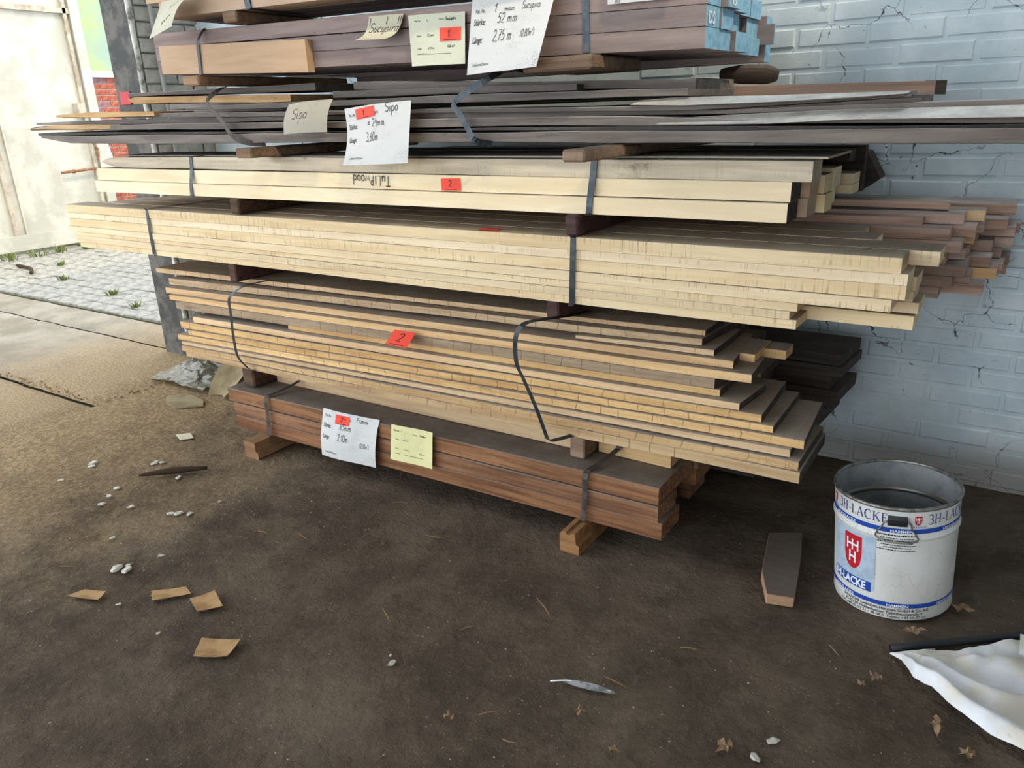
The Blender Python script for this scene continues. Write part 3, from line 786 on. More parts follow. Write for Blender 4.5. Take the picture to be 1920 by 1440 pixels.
OAKK = dict(r1=0, r2=.03, r2b=0, r3=-.035, r4=-.015, r5=.05, r7=.02, r8=-.015, r9=-.005, r10=-.025)
def oak():
    t = thing(LW, 'cracked oak boards with ragged ends, pack above the reddish-brown bottom one', 'lumber pack', (-1.9, 2.6, .39))
    for n, xl, xr, yl, yr, a, b, c, d in OAK:
        straight('board', t, OAKM[n], xl, xr, yl, yr, a, b, c, d, OAKD[n], seg=28, wob=.0022, skewR=OAKK.get(n, 0), endmat='dark', live=.006 if OAKM[n] != 'oak_smooth' else .002)  # dark right ends: dirty end grain plus their shade, put into the colour
    # second column behind
    for i, (z0, z1) in enumerate(((.40, .436), (.44, .47), (.475, .50), (.505, .54), (.545, .575), (.58, .61), (.615, .65), (.66, .685), (.69, .715), (.72, .75))):
        straight('board', t, 'oak_smooth', -3.2+rnd(-.15, .1), -.66-.03*abs(i-3)+rnd(-.04, .03), 2.52, 2.55, z0, z1, z0, z1, .28, seg=3, endmat='dark')  # dark ends paint in the shade on this rear column
    straight('board', t, 'oak_smooth', -1.6, -.638, 2.31, 2.33, .686, .711, .686, .711, .18)
    straight('board', t, 'oak_smooth', -1.4, -.568, 2.42, 2.43, .676, .706, .676, .706, .09)
    # loose bands
    ribbon('strap', [(-2.72, 2.3, .775), (-2.745, 2.2, .79), (-2.765, 2.075, .79), (-2.815, 2.035, .752), (-2.835, 2.03, .72), (-2.836, 2.03, .662), (-2.843, 2.03, .576), (-2.838, 2.03, .478), (-2.805, 2.035, .435), (-2.78, 2.06, .405), (-2.76, 2.16, .395)], .017, 'strap', t, side=(1, 0, 0))
    ribbon('strap', [(-1.24, 2.36, .783), (-1.255, 2.24, .79), (-1.28, 2.11, .805), (-1.318, 2.045, .80), (-1.343, 2.03, .755), (-1.344, 2.03, .666), (-1.318, 2.03, .613), (-1.27, 2.03, .516), (-1.235, 2.032, .425), (-1.228, 2.033, .407), (-1.212, 2.05, .402), (-1.17, 2.1, .41)], .018, 'strap', t, side=(.96, 0, -.25))
oak()
def dark_pack():
    t = thing(LW, 'dark wide boards stacked against the wall behind the oak pack', 'lumber pack', (-1.2, 2.99, 0))
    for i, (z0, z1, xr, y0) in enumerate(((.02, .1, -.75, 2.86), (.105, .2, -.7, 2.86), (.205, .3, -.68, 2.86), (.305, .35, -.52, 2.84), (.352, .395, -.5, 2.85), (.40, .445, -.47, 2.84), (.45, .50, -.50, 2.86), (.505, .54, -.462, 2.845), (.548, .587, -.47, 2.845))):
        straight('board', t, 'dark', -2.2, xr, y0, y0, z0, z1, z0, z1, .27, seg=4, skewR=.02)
dark_pack()

# ---- third: long pale pack
beam(-3.005, -2.955, 2.175, 3.2, .766, .862, 'dun_purple', 'purple-brown bearer under the left end of the long pale pack')
beam(-1.335, -1.285, 2.215, 3.2, .776, .864, 'dun_purple', 'dark purple bearer under the right end of the long pale pack')
YEL = [('y7', -4.135, -0.476, 2.12, 2.12, 0.8642, 0.8904, 0.8662, 0.8925), ('y6', -4.146, -0.495, 2.116, 2.116, 0.8915, 0.924, 0.8932, 0.9162),
 ('y5', -4.138, -0.476, 2.117, 2.117, 0.9249, 0.9419, 0.9170, 0.9407), ('y4', -4.214, -0.246, 2.114, 2.114, 0.9428, 0.9704, 0.9415, 0.9739),
 ('y3', -4.193, -0.217, 2.12, 2.12, 0.9712, 1.0105, 0.9748, 1.0120), ('y2', -4.194, -0.217, 2.12, 2.12, 1.0113, 1.0405, 1.0128, 1.0420), ('y1', -4.198, -0.234, 2.115, 2.115, 1.0415, 1.0811, 1.0427, 1.0822)]
def yellow():
    t = thing(LW, 'long pale sawn boards, third pack from the floor, overhanging both ends', 'lumber pack', (-2.2, 2.4, .864))
    for n, xl, xr, yl, yr, a, b, c, d in YEL: straight('board', t, 'yellow', xl, xr, yl, yr, a, b, c, d, .125, seg=20, wob=.0012)
    zs = [.865, .892, .917, .942, .974, 1.012, 1.042, 1.082]
    ends = [(-.222, -.222, -.215, -.232, -.228, -.25, -.183), (-.3, -.28, -.35, -.3, -.33, -.34, -.36), (-.45, -.4, -.42, -.38, -.4, -.45, -.42)]
    for c in range(3):
        for r in range(7):
            if r == 1 and c == 0: zs0, zs1 = zs[0]+.0, zs[1]; continue
            z0, z1 = (zs[0], zs[2]-.002) if (r == 0 and c == 0) else (zs[r]+.0005, zs[r+1]-.0005)
            if c == 0 and r == 0: z0, z1 = .866, .905
            if c == 0 and r == 2: z0 = .912
            straight('board', t, 'yellow', -4.1+rnd(-.1, .12), ends[c][r]+.02, 2.248+c*.135, 2.25+c*.135, z0, z1, z0, z1, .128, seg=6, wob=.001)
    for x in (-3.462, -1.17):
        ribbon('strap', [(x, 2.6, 1.086), (x, 2.3, 1.086), (x, 2.12, 1.0855), (x, 2.1125, 1.08), (x-.002, 2.11, .98), (x-.006, 2.112, .872), (x-.008, 2.119, .8635), (x-.008, 2.3, .8635)], .019, 'strap', t, side=(1, 0, 0), sub=2)
yellow()
def mouldings():
    t = thing(LW, 'red-brown narrow strips stacked against the white wall beside the pale pack', 'lumber pack', (-1.3, 2.9, .866))
    random.seed(21)
    for c in range(6):
        y0 = 2.67+c*.095
        for r in range(7):
            z0 = .866+r*.036; top = z0+.034
            if r == 6 and c in (0, 3): continue
            xr = (-.15, -.12, -.09, -.08, -.06, -.05)[c]+rnd(-.05, .05)
            straight('strip', t, 'moulding' if random.random() < .85 else 'oak_smooth', -2.4, xr, y0, y0, z0, top, z0, top, .09, seg=3, wob=.0006)
    straight('strip', t, 'moulding', -.66, -.26, 2.70, 2.72, 1.08, 1.105, 1.08, 1.105, .045, seg=3)
    straight('strip', t, 'moulding', -1.4, -.2, 2.80, 2.80, 1.124, 1.145, 1.124, 1.145, .05, seg=3)
mouldings()

# ---- fourth: cream pack
beam(-2.85, -2.79, 2.12, 2.66, 1.0865, 1.151, 'dun_dark', 'brown bearer under the left end of the cream pack', b=.007)
beam(-1.195, -1.15, 2.105, 2.66, 1.0865, 1.151, 'dun_purple', 'grey-brown bearer under the right end of the cream pack')
def tulip():
    t = thing(LW, 'smooth cream boards with handwriting, fourth pack from the floor', 'lumber pack', (-2.2, 2.4, 1.152))
    straight('board', t, 'tulip', -3.886, -.528, 2.13, 2.13, 1.1524, 1.2060, 1.1522, 1.2040, .105, endmat='dark', seg=16, wob=.0008)  # dark right end on both smooth boards paints in the shade there
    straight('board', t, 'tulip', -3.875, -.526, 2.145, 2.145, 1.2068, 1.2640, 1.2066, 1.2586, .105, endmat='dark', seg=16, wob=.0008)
    # top board with wane: rounded left end, ragged lower edge
    board('board', t, 'tulip_rough', [(-3.825, 1.298), (-3.79, 1.310), (-3.70, 1.317), (-2.0, 1.317), (-.477, 1.3119)],
          [(-3.825, 1.292), (-3.79, 1.280), (-3.66, 1.270), (-3.2, 1.2695), (-2.6, 1.2655), (-.477, 1.2596)], 2.15, 2.15, .11, seg=60, wob=.0035, live=.004)
    straight('board', t, 'tulip_rough', -3.80, -.452, 2.20, 2.20, 1.3185, 1.3215, 1.3135, 1.3205, .30, seg=20, wob=.002, live=.008)
    ends = {1: (-.505, -.508), 2: (-.49, -.485), 3: (-.488, -.5), 4: (-.56, -.55), 5: (-.47, -.47)}
    for c in range(1, 6):
        y0 = 2.155+c*.108
        for r, (z0, z1) in enumerate(((1.153, 1.205), (1.2065, 1.259))):
            if c == 3: z0, z1 = z0+.008, z1+.012
            if c == 5: z0, z1 = (1.175, 1.205) if r == 0 else (1.2065, 1.238)
            straight('board', t, 'tulip' if c != 1 else 'tan', -3.8+rnd(-.1, .1), ends[c][1-r], y0, y0, z0, z1, z0, z1, .1, seg=4)
    for x in (-3.105, -1.116):
        ribbon('strap', [(x+.08, 2.6, 1.3225), (x+.02, 2.25, 1.3225), (x+.006, 2.15, 1.3195), (x+.004, 2.143, 1.316), (x, 2.142, 1.27), (x-.002, 2.1275, 1.205), (x-.005, 2.125, 1.156), (x-.006, 2.132, 1.1505), (x-.006, 2.3, 1.1505)], .021, 'strap', t, side=(1, 0, 0), sub=2)
tulip()
def dark_back():
    t = thing(LW, 'blackish boards in the gap behind the cream pack', 'lumber pack', (-1.3, 3.0, 1.1))
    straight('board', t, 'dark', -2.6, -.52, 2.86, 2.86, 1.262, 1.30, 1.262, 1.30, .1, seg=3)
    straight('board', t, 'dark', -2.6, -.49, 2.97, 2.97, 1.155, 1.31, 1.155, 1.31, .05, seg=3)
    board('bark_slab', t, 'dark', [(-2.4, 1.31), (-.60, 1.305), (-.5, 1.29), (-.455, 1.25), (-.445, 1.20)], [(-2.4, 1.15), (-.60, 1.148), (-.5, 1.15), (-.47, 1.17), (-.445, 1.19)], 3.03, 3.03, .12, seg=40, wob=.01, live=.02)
dark_back()

# ---- fifth: rough dark waney boards
beam(-2.605, -2.51, 2.0, 3.0, 1.3235, 1.361, 'dun', 'pale-ended bearer left of the paper tags, under the rough dark boards')
beam(-1.075, -1.005, 1.88, 3.0, 1.3235, 1.3575, 'dun', 'large grey-brown bearer right of the paper tags, under the rough dark boards')
SIPO = dict(
 s8=(2.12, .5, 'sipo', [(-4.287, 1.4217), (-3.104, 1.4116), (-1.761, 1.4029), (-.987, 1.3931), (.45, 1.380)], [(-4.291, 1.4139), (-4.029, 1.3857), (-3.114, 1.3764), (-1.764, 1.3727), (-.986, 1.3608), (.45, 1.348)]),
 s7=(2.17, .45, 'sipo', [(-4.408, 1.4372), (-3.174, 1.4217), (-1.801, 1.4105), (-1.01, 1.4065), (-.607, 1.4004), (.45, 1.391)], [(-4.415, 1.4252), (-3.177, 1.4126), (-1.802, 1.4034), (-1.01, 1.3945), (-.606, 1.3868), (.45, 1.381)]),
 s6=(2.12, .5, 'sipo', [(-4.383, 1.4598), (-4.276, 1.4683), (-3.091, 1.4573), (-1.757, 1.4441), (-.988, 1.4352), (-.594, 1.4162), (.45, 1.405)], [(-4.388, 1.4493), (-4.285, 1.4477), (-3.098, 1.4335), (-1.759, 1.4202), (-.987, 1.4113), (-.593, 1.405), (.45, 1.393)]),
 s5=(2.19, .45, 'sipo', [(-4.437, 1.4851), (-3.186, 1.4807), (-1.813, 1.4613), (-.855, 1.446), (-.282, 1.4504), (.45, 1.453)], [(-4.43, 1.4769), (-3.192, 1.4595), (-1.815, 1.4454), (-.855, 1.4362), (-.28, 1.4344), (.45, 1.435)]),
 s4=(2.15, .4, 'sipo', [(-4.094, 1.5171), (-3.122, 1.5008), (-1.779, 1.4749), (-.84, 1.4588), (-.269, 1.4646)], [(-4.1, 1.5046), (-3.127, 1.4813), (-1.78, 1.4629), (-.84, 1.4476), (-.268, 1.4574)]),
 s3=(2.18, .4, 'sipo', [(-3.128, 1.5224), (-2.939, 1.5251), (-1.835, 1.5197), (-1.017, 1.5079), (-.838, 1.5032)], [(-3.131, 1.5137), (-2.944, 1.5083), (-1.838, 1.4954), (-1.017, 1.4875), (-.837, 1.4823)]),
 s2=(2.2, .3, 'sipo_tan', [(-3.596, 1.5739), (-3.537, 1.5811), (-2.475, 1.5495)], [(-3.598, 1.567), (-3.548, 1.5489), (-2.48, 1.5261)]),
 s1=(2.25, .3, 'sipo', [(-3.633, 1.6011), (-2.388, 1.5869)], [(-3.639, 1.5847), (-2.393, 1.5618)]),
 sb=(2.25, .3, 'sipo', [(-2.299, 1.558), (-1.232, 1.5327)], [(-2.275, 1.5302), (-1.232, 1.5156)]),
 sa=(2.3, .3, 'sipo', [(-2.226, 1.5838), (-.863, 1.5281)], [(-2.23, 1.5591), (-.862, 1.5048)]))
def sipo():
    t = thing(LW, 'rough dark waney boards with splintered left ends, fifth pack from the floor', 'lumber pack', (-2.0, 2.4, 1.37))
    for k, (y, d, m, top, bot) in SIPO.items():
        bot = [(x, z) for x, z in bot]; bot[0] = (top[0][0], bot[0][1]); bot[-1] = (top[-1][0], bot[-1][1])
        board('board', t, m, top, bot, y, y, d, seg=70, wob=.006, live=.012, skewL=rnd(.02, .12))
    # waney edges on the right, the light on them put into paler wood
    board('board', t, 'sipo_lit', [(-.992, 1.4778), (-.861, 1.4831), (-.621, 1.4781), (-.408, 1.475), (-.277, 1.4734)], [(-.992, 1.4660), (-.833, 1.4598), (-.6, 1.4610), (-.394, 1.4640), (-.277, 1.4670)], 2.13, 2.13, .2, seg=60, wob=.004, tilt=.07, live=.008)
    board('board', t, 'sipo_lit', [(-.895, 1.426), (-.609, 1.4313), (-.398, 1.4358), (-.038, 1.4331), (.45, 1.431)], [(-.895, 1.4118), (-.585, 1.4080), (-.381, 1.4133), (-.032, 1.4098), (.45, 1.407)], 2.09, 2.09, .2, seg=70, wob=.004, tilt=.08, live=.008)
    # tan tips where the dust has been knocked off
    board('splinter', t, 'sipo_tan', [(-4.40, 1.458), (-4.1, 1.472), (-3.55, 1.464)], [(-4.40, 1.452), (-4.1, 1.449), (-3.55, 1.445)], 2.105, 2.108, .03, seg=20, wob=.006, live=.008)
    board('splinter', t, 'sipo_tan', [(-4.12, 1.515), (-3.8, 1.522), (-3.3, 1.512)], [(-4.12, 1.508), (-3.8, 1.494), (-3.3, 1.492)], 2.13, 2.13, .2, seg=20, wob=.006, live=.008)
    for y, top in ((2.62, 1.56), (2.62, 1.525), (2.62, 1.48), (2.62, 1.44), (2.62, 1.405)):
        straight('board', t, 'sipo', -3.9, -.95 if top > 1.5 else -.3, y, y, top-.03, top, top-.045, top-.015, .3, seg=20, wob=.004, live=.01)  # rear boards added to keep the gaps between the front boards dark
    ribbon('strap', [(-2.82, 2.3, 1.60), (-2.83, 2.2, 1.60), (-2.838, 2.13, 1.575), (-2.86, 2.095, 1.532), (-2.786, 2.09, 1.473), (-2.716, 2.085, 1.404), (-2.66, 2.10, 1.378), (-2.60, 2.15, 1.37)], .02, 'strap_dusty', t)
    ribbon('strap', [(-1.42, 2.3, 1.59), (-1.45, 2.2, 1.58), (-1.467, 2.12, 1.562), (-1.586, 2.09, 1.496), (-1.565, 2.085, 1.455), (-1.538, 2.085, 1.414), (-1.51, 2.085, 1.375), (-1.47, 2.12, 1.362)], .021, 'strap', t)
sipo()
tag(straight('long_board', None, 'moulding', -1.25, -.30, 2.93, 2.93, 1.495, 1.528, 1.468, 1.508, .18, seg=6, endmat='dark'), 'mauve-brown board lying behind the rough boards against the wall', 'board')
tag(straight('board_offcut', None, 'dark', -.33, -.27, 2.93, 2.93, 1.468, 1.510, 1.465, 1.508, .018, seg=2), 'short dark offcut at the end of the mauve-brown board', 'board')
tag(tube('dark_log', [(-1.04, 3.04, 1.563), (-.96, 3.04, 1.562), (-.87, 3.04, 1.557), (-.83, 3.04, 1.552)], .03, 'dark', n=14, radii=[.022, .034, .034, .020]), 'rounded black log end lying near the white wall', 'log')

# ---- sixth: mauve-brown squared timber with painted ends
beam(-2.95, -2.845, 2.06, 2.9, 1.601, 1.638, 'dun_orange', 'bright-ended bearer under the tan board of the mauve-brown pack')
o = beam(-1.31, -1.08, 2.06, 2.4, 1.565, 1.604, 'dun', 'grey-brown timber block under the right part of the mauve-brown pack')
def sz(x): return 1.658+(x+3.2)*(1.601-1.658)/2.425
def sucupira():
    t = thing(LW, 'mauve-brown squared timbers with light blue painted ends at the top', 'lumber pack', (-2.0, 2.4, 1.6))
    h = .0535
    ends = [[-.777, -.777, -.775], [-.778, -.772, -.755], [-.764, -.80, -.775], [-.80, -.83, -.80], [-.80, -.81, -.80]]
    ys = [2.13, 2.236, 2.34, 2.475, 2.58]; ds = [.102, .1, .128, .1, .11]
    for c in range(5):
        for r in range(3):
            xr = ends[c][r]
            xl = -3.2+rnd(-.03, .03) if c else (-3.2, -3.2, -3.2, -3.17)[r]
            g = .005 if (c == 0 and r == 1) else .0012
            straight('timber', t, 'sucupira', xl, xr, ys[c], ys[c], sz(xl)+h*r, sz(xl)+h*(r+1)-g, sz(xr)+h*r, sz(xr)+h*(r+1)-.0012, ds[c], seg=6, wob=.0006, endmat='blue_paint')
    straight('timber', t, 'sucupira', -2.6, -.785, 2.705, 2.705, 1.59, 1.72, 1.585, 1.72, .06, seg=3, endmat='blue_paint')
    straight('timber', t, 'sucupira', -2.6, -.755, 2.69, 2.69, 1.625, 1.68, 1.635, 1.695, .012, seg=3, endmat='blue_paint')
    for r in range(3): straight('timber', t, 'sucupira', -3.15, -.95, 2.78, 2.78, sz(-3.15)+h*r, sz(-3.15)+h*r+h-.002, sz(-.95)+h*r, sz(-.95)+h*r+h-.002, .34, seg=3)  # rear timbers added as filling, to darken what shows behind the pack
    # letters on the painted ends
    for txt, x, y0, z0, s in (('DS', -.7755, 2.142, sz(-.78)+h+.008, .044), ('NS', -.7545, 2.244, sz(-.75)+2*h+.006, .046)):
        ink = Ink(lambda u, v, x=x: Vector((x, u, v)), .0008); ink.put(font_mesh(txt, .02), y0, z0, s, .95); ink.build('end_lettering', 'white_ink', t)
    ribbon('strap', [(-2.848, 2.13, 1.813), (-2.847, 2.087, 1.765), (-2.853, 2.086, 1.70), (-2.859, 2.086, 1.645), (-2.859, 2.1, 1.640), (-2.859, 2.3, 1.646)], .017, 'strap', t, side=(1, 0, 0), sub=2)
    ribbon('strap', [(-1.133, 2.3, 1.773), (-1.133, 2.128, 1.772), (-1.132, 2.1265, 1.76), (-1.13, 2.1265, 1.612), (-1.13, 2.14, 1.6065), (-1.13, 2.3, 1.6065)], .022, 'strap', t, side=(1, 0, 0), sub=1)
    straight('facing_board', t, 'tan', -3.115, -2.25, 2.09, 2.095, 1.6545, 1.763, 1.618, 1.728, .033, seg=4)
sucupira()
beam(-2.63, -2.548, 2.05, 2.9, 1.8075, 1.846, 'dun', 'small square bearer on top of the mauve-brown pack')
def top_pack():
    t = thing(LW, 'brown timbers at the very top, cut off by the picture edge', 'lumber pack', (-2.0, 2.4, 1.84))
    for c in range(3):
        for r in range(3):
            z = 1.857+r*.06
            straight('timber', t, 'sucupira' if c else 'tan', (-3.02, -3.1, -2.9)[r], -1.2+rnd(-.1, .1), 2.06+c*.13, 2.06+c*.13, z, z+.058, z-.037, z+.021, .125, seg=5)
    for x, lab in ((-2.48, 0), (-1.5, 0)):
        ribbon('strap', [(x-.03, 2.052, 1.99), (x-.01, 2.052, 1.93), (x, 2.054, 1.853-.022*(x+2.6)), (x+.004, 2.07, 1.845-.022*(x+2.6)), (x+.004, 2.3, 1.845-.022*(x+2.6))], .03, 'strap', t, side=(1, 0, 0), sub=2)
top_pack()

# ================================================================== TAGS AND STICKERS
PR = lambda s, b=.012: font_mesh(s, b)
def sticker(name, surf, u, v, w, h, digit, label, rot=0, off=.0018):
    c, s = math.cos(rot), math.sin(rot)
    q = lambda a, b: (u+a*c-b*s, v+a*s+b*c)
    k = Ink(surf, off); k.poly([q(0, 0), q(w, 0), q(w, h), q(0, h)])
    loc = k.V[0].copy(); o = mesh_obj(name, [p-loc for p in k.V], k.F, 'sticker', loc=loc); tag(o, label, 'sticker')
    d = Ink(surf, off+.0008); uu, vv = q(w*.38, h*.3); d.put(hand_mesh(digit, .11), uu, vv, h*.52, rot=rot)
    d.build('lettering', 'ink', o)
    d = Ink(surf, off+.0008); x = .18       # one line of print too small to read
    while x < .78:
        wd = rnd(.03, .09); d.poly([q(w*x, h*.07), q(w*(x+wd), h*.07), q(w*(x+wd), h*.11), q(w*x, h*.11)]); x += wd+.02
    d.build('fine_print', 'ink', o)['kind'] = 'stuff'
    return o
def big_tag(TL, TR, BL, BR, label, kind, thick, length, vol, mat='paper', curl=lambda u, v: 0, handsize=1., nr='1', volpos=(.68, .44), head=.85):
    o, f, W, H = sheet('paper_tag', TL, TR, BL, BR, mat, label, 'paper tag', curl, 16)
    p = Ink(f)
    p.put(PR('Pak.-Nr.:', .0), .06*W, head*H, .075*H, .72); p.put(PR('Holzart:', .0), .43*W, head*H, .08*H, .68)
    p.put(PR('Stärke:', .008), .05*W, .64*H, .125*H, .62); p.put(PR('Länge:', .008), .05*W, .41*H, .125*H, .62)
    p.put(PR('Lieferant/Datum', .0), .08*W, .10*H, .06*H, .85)
    p.build('printed_text', 'ink', o)
    k = Ink(f)
    k.put(hand_mesh(kind, .085), .64*W, (head+.01)*H, .10*H*handsize, .72 if len(kind) > 5 else .95)
    k.put(hand_mesh(thick, .085), .36*W, .65*H, .13*H, .8); k.put(hand_mesh(length, .085), .33*W, .41*H, .15*H, .68)
    if vol: k.put(hand_mesh(vol, .10), volpos[0]*W, volpos[1]*H, .095*H, .62)
    if nr: k.put(hand_mesh(nr, .08), .30*W, head*H, .11*H)
    k.build('handwriting', 'pen', o)
    return f, W, H
f, W, H = big_tag((-1.503, 2.095, 1.786), (-1.205, 2.085, 1.775), (-1.52, 2.075, 1.570), (-1.225, 2.02, 1.576),
    'large white paper tag reading Sucupira 52 mm on the mauve-brown pack', 'Sucupira', '52 mm', '2,75 m', '(0,80m^)', head=.80, curl=lambda u, v: .012*math.sin(u*2.6+.4)*(1-v)+.014*max(0, u-.75)*8*(1-v)*.5)
# pale card with typed text
o, f, W, H = sheet('paper_tag', (-1.781, 2.118, 1.765), (-1.55, 2.118, 1.757), (-1.764, 2.10, 1.610), (-1.546, 2.10, 1.606), 'paper_cream', 'cream typed card with a red sticker, left of the large white Sucupira tag', 'paper tag', lambda u, v: .004*math.sin(3*u))
p = Ink(f); p.put(PR('Pak.-Nr.', 0), .12*W, .86*H, .05*H); p.put(PR('1', .02), .34*W, .85*H, .07*H); p.put(PR('Holzart', 0), .56*W, .87*H, .045*H); p.put(PR('Sucupira', .015), .68*W, .86*H, .085*H, .85)
p.put(PR('Stärke:', 0), .14*W, .57*H, .05*H); p.put(PR('52 mm', .01), .34*W, .565*H, .065*H); p.put(PR('Länge', 0), .14*W, .32*H, .05*H); p.put(PR('2,75 m', .01), .34*W, .315*H, .06*H); p.put(PR('0,8 m³', .01), .7*W, .33*H, .07*H)
p.put(PR('Lieferant/Datum', 0), .13*W, .215*H, .045*H); p.rect(.34*W, .76*W, .215*H, .222*H); p.build('printed_text', 'ink', o)
sticker('red_sticker', f, .57*W, .455*H, .36*W, .26*H, '1.', 'red sticker numbered 1 on the cream typed card')
# curled small note
o, f, W, H = sheet('paper_tag', (-1.952, 2.118, 1.778), (-1.80, 2.118, 1.773), (-1.955, 2.04, 1.700), (-1.815, 2.035, 1.694), 'paper_beige', 'small curled paper note left of the cream typed card', 'paper tag', lambda u, v: -.02*math.sin(v*math.pi))
k = Ink(f); k.put(hand_mesh('Sucupira', .08), .1*W, .5*H, .3*H, .9)
for i in (.06, .56, .9, .96): k.rect(i*W, i*W+.002, .74*H, .95*H)
k.build('handwriting', 'pen', o)
# curling note, top left
o, f, W, H = sheet('paper_tag', (-2.96, 2.045, 1.905), (-2.69, 2.045, 1.897), (-3.0, 1.99, 1.772), (-2.80, 1.96, 1.80), 'paper_beige', 'long curling paper note hanging at the top left', 'paper tag', lambda u, v: .05*math.sin(v*2.2)*max(0, u-.1)+.012)
k = Ink(f)
for i in range(4): k.put(hand_mesh('l', .09), (.38+.09*i)*W, (.25+.04*i)*H, .5*H, .8, rot=-.1)
k.build('handwriting', 'pen', o)
# white tag cut by the top of the picture
o, f, W, H = sheet('paper_tag', (-1.055, 2.112, 1.80), (-.84, 2.112, 1.795), (-1.056, 2.112, 1.729), (-.86, 2.108, 1.7265), 'paper', 'white paper tag near the blue painted ends, cut by the picture top', 'paper tag', lambda u, v: .002*math.sin(5*u))
k = Ink(f); k.put(hand_mesh('oli', .09), .12*W, .02*H, .2*H); k.build('handwriting', 'pen', o)
# Sipo tag
f, W, H = big_tag((-2.088, 2.095, 1.488), (-1.765, 2.085, 1.505), (-2.064, 2.035, 1.298), (-1.755, 2.03, 1.308),
    'white paper tag reading Sipo 24 mm on the rough dark boards', 'Sipo', '~ 24mm', '3,60m', None, curl=lambda u, v: .014*math.sin(u*3)*(v-.3)-.018*math.sin(v*3.1)*(1-u), handsize=1.5, nr='')
sticker('red_sticker', f, .19*W, .79*H, .30*W, .17*H, '1.', 'red sticker numbered 1 on the white Sipo tag', rot=.05)
o, f, W, H = sheet('paper_tag', (-2.37, 2.095, 1.512), (-2.142, 2.095, 1.524), (-2.376, 2.055, 1.406), (-2.15, 2.055, 1.413), 'paper_grey', 'dust-grey paper tag left of the white Sipo tag', 'paper tag', lambda u, v: .012*math.sin(v*3)+.006*math.sin(u*4))
k = Ink(f); k.put(hand_mesh('Sipo', .05), .2*W, .42*H, .34*H); k.build('handwriting', 'pen', o)
# sticker and writing on the cream pack
cf = lambda u, v: Vector((u, 2.1445, v))
sticker('red_sticker', cf, -1.706, 1.2085, .084, .041, '2.', 'red sticker numbered 2 on the cream boards', rot=.02, off=.002)
wr = thing('handwritten_word', 'upside-down handwritten word on the middle cream board', 'handwriting', (-2.03, 2.143, 1.235))
k = Ink(lambda u, v: Vector((u, 2.1435, v)), .0015)
k.put(hand_mesh('TuLIPwood', .09, .05), -1.94, 1.253, .036, 1.0, rot=math.pi-.02); k.build('ink_strokes', 'pen', wr)
# sticker flat on top of the long pale pack
ff = lambda u, v: Vector((u, v, 1.0825))
sticker('red_sticker', ff, -1.545, 2.118, .075, .045, '2', 'red sticker lying flat on the long pale pack', rot=.12, off=.002)
# sticker sticking out of the oak pack
fo = lambda u, v: Vector((-1.985+u, 2.085+v*.80+u*.02, .628+v*.58-u*.02))
sticker('red_sticker', fo, 0, 0, .105, .075, '2', 'red sticker numbered 2 poking out of the oak pack', off=.001)
# Framire tags
f, W, H = big_tag((-2.386, 2.085, .288), (-2.078, 2.09, .286), (-2.396, 2.06, .076), (-2.084, 2.06, .084),
    'white paper tag reading Framire 65 mm on the reddish-brown pack', 'Framire', '65mm', '2.10m', '(0,50m^)', curl=lambda u, v: .006*math.sin(u*5)+.008*math.sin(v*4)-.02*max(0, u-.8)*max(0, v-.8)*10, nr='', volpos=(.72, .36))
sticker('red_sticker', f, .27*W, .75*H, .25*W, .19*H, '2.', 'red sticker numbered 2 on the white Framire tag')
o, f, W, H = sheet('paper_tag', (-1.996, 2.092, .290), (-1.79, 2.096, .292), (-2.002, 2.075, .141), (-1.79, 2.078, .142), 'paper_yellow', 'pale yellow typed card on the reddish-brown pack', 'paper tag', lambda u, v: .004*math.sin(5*u+1))
p = Ink(f); p.put(PR('Pak.-Nr.  1', .01), .07*W, .83*H, .07*H, .9); p.put(PR('Holzart', 0), .52*W, .80*H, .05*H); p.put(PR('Framire', .01), .68*W, .80*H, .075*H, .9); p.put(PR('Stärke', 0), .12*W, .6*H, .05*H); p.put(PR('65 mm', .0), .3*W, .6*H, .055*H)
p.put(PR('Länge', 0), .12*W, .34*H, .05*H); p.put(PR('2,10 m', .0), .32*W, .33*H, .06*H); p.put(PR('0,50 m³', .0), .67*W, .3*H, .06*H); p.put(PR('Lieferant', 0), .12*W, .2*H, .045*H); p.rect(.34*W, .78*W, .2*H, .208*H); p.build('printed_text', 'ink', o)

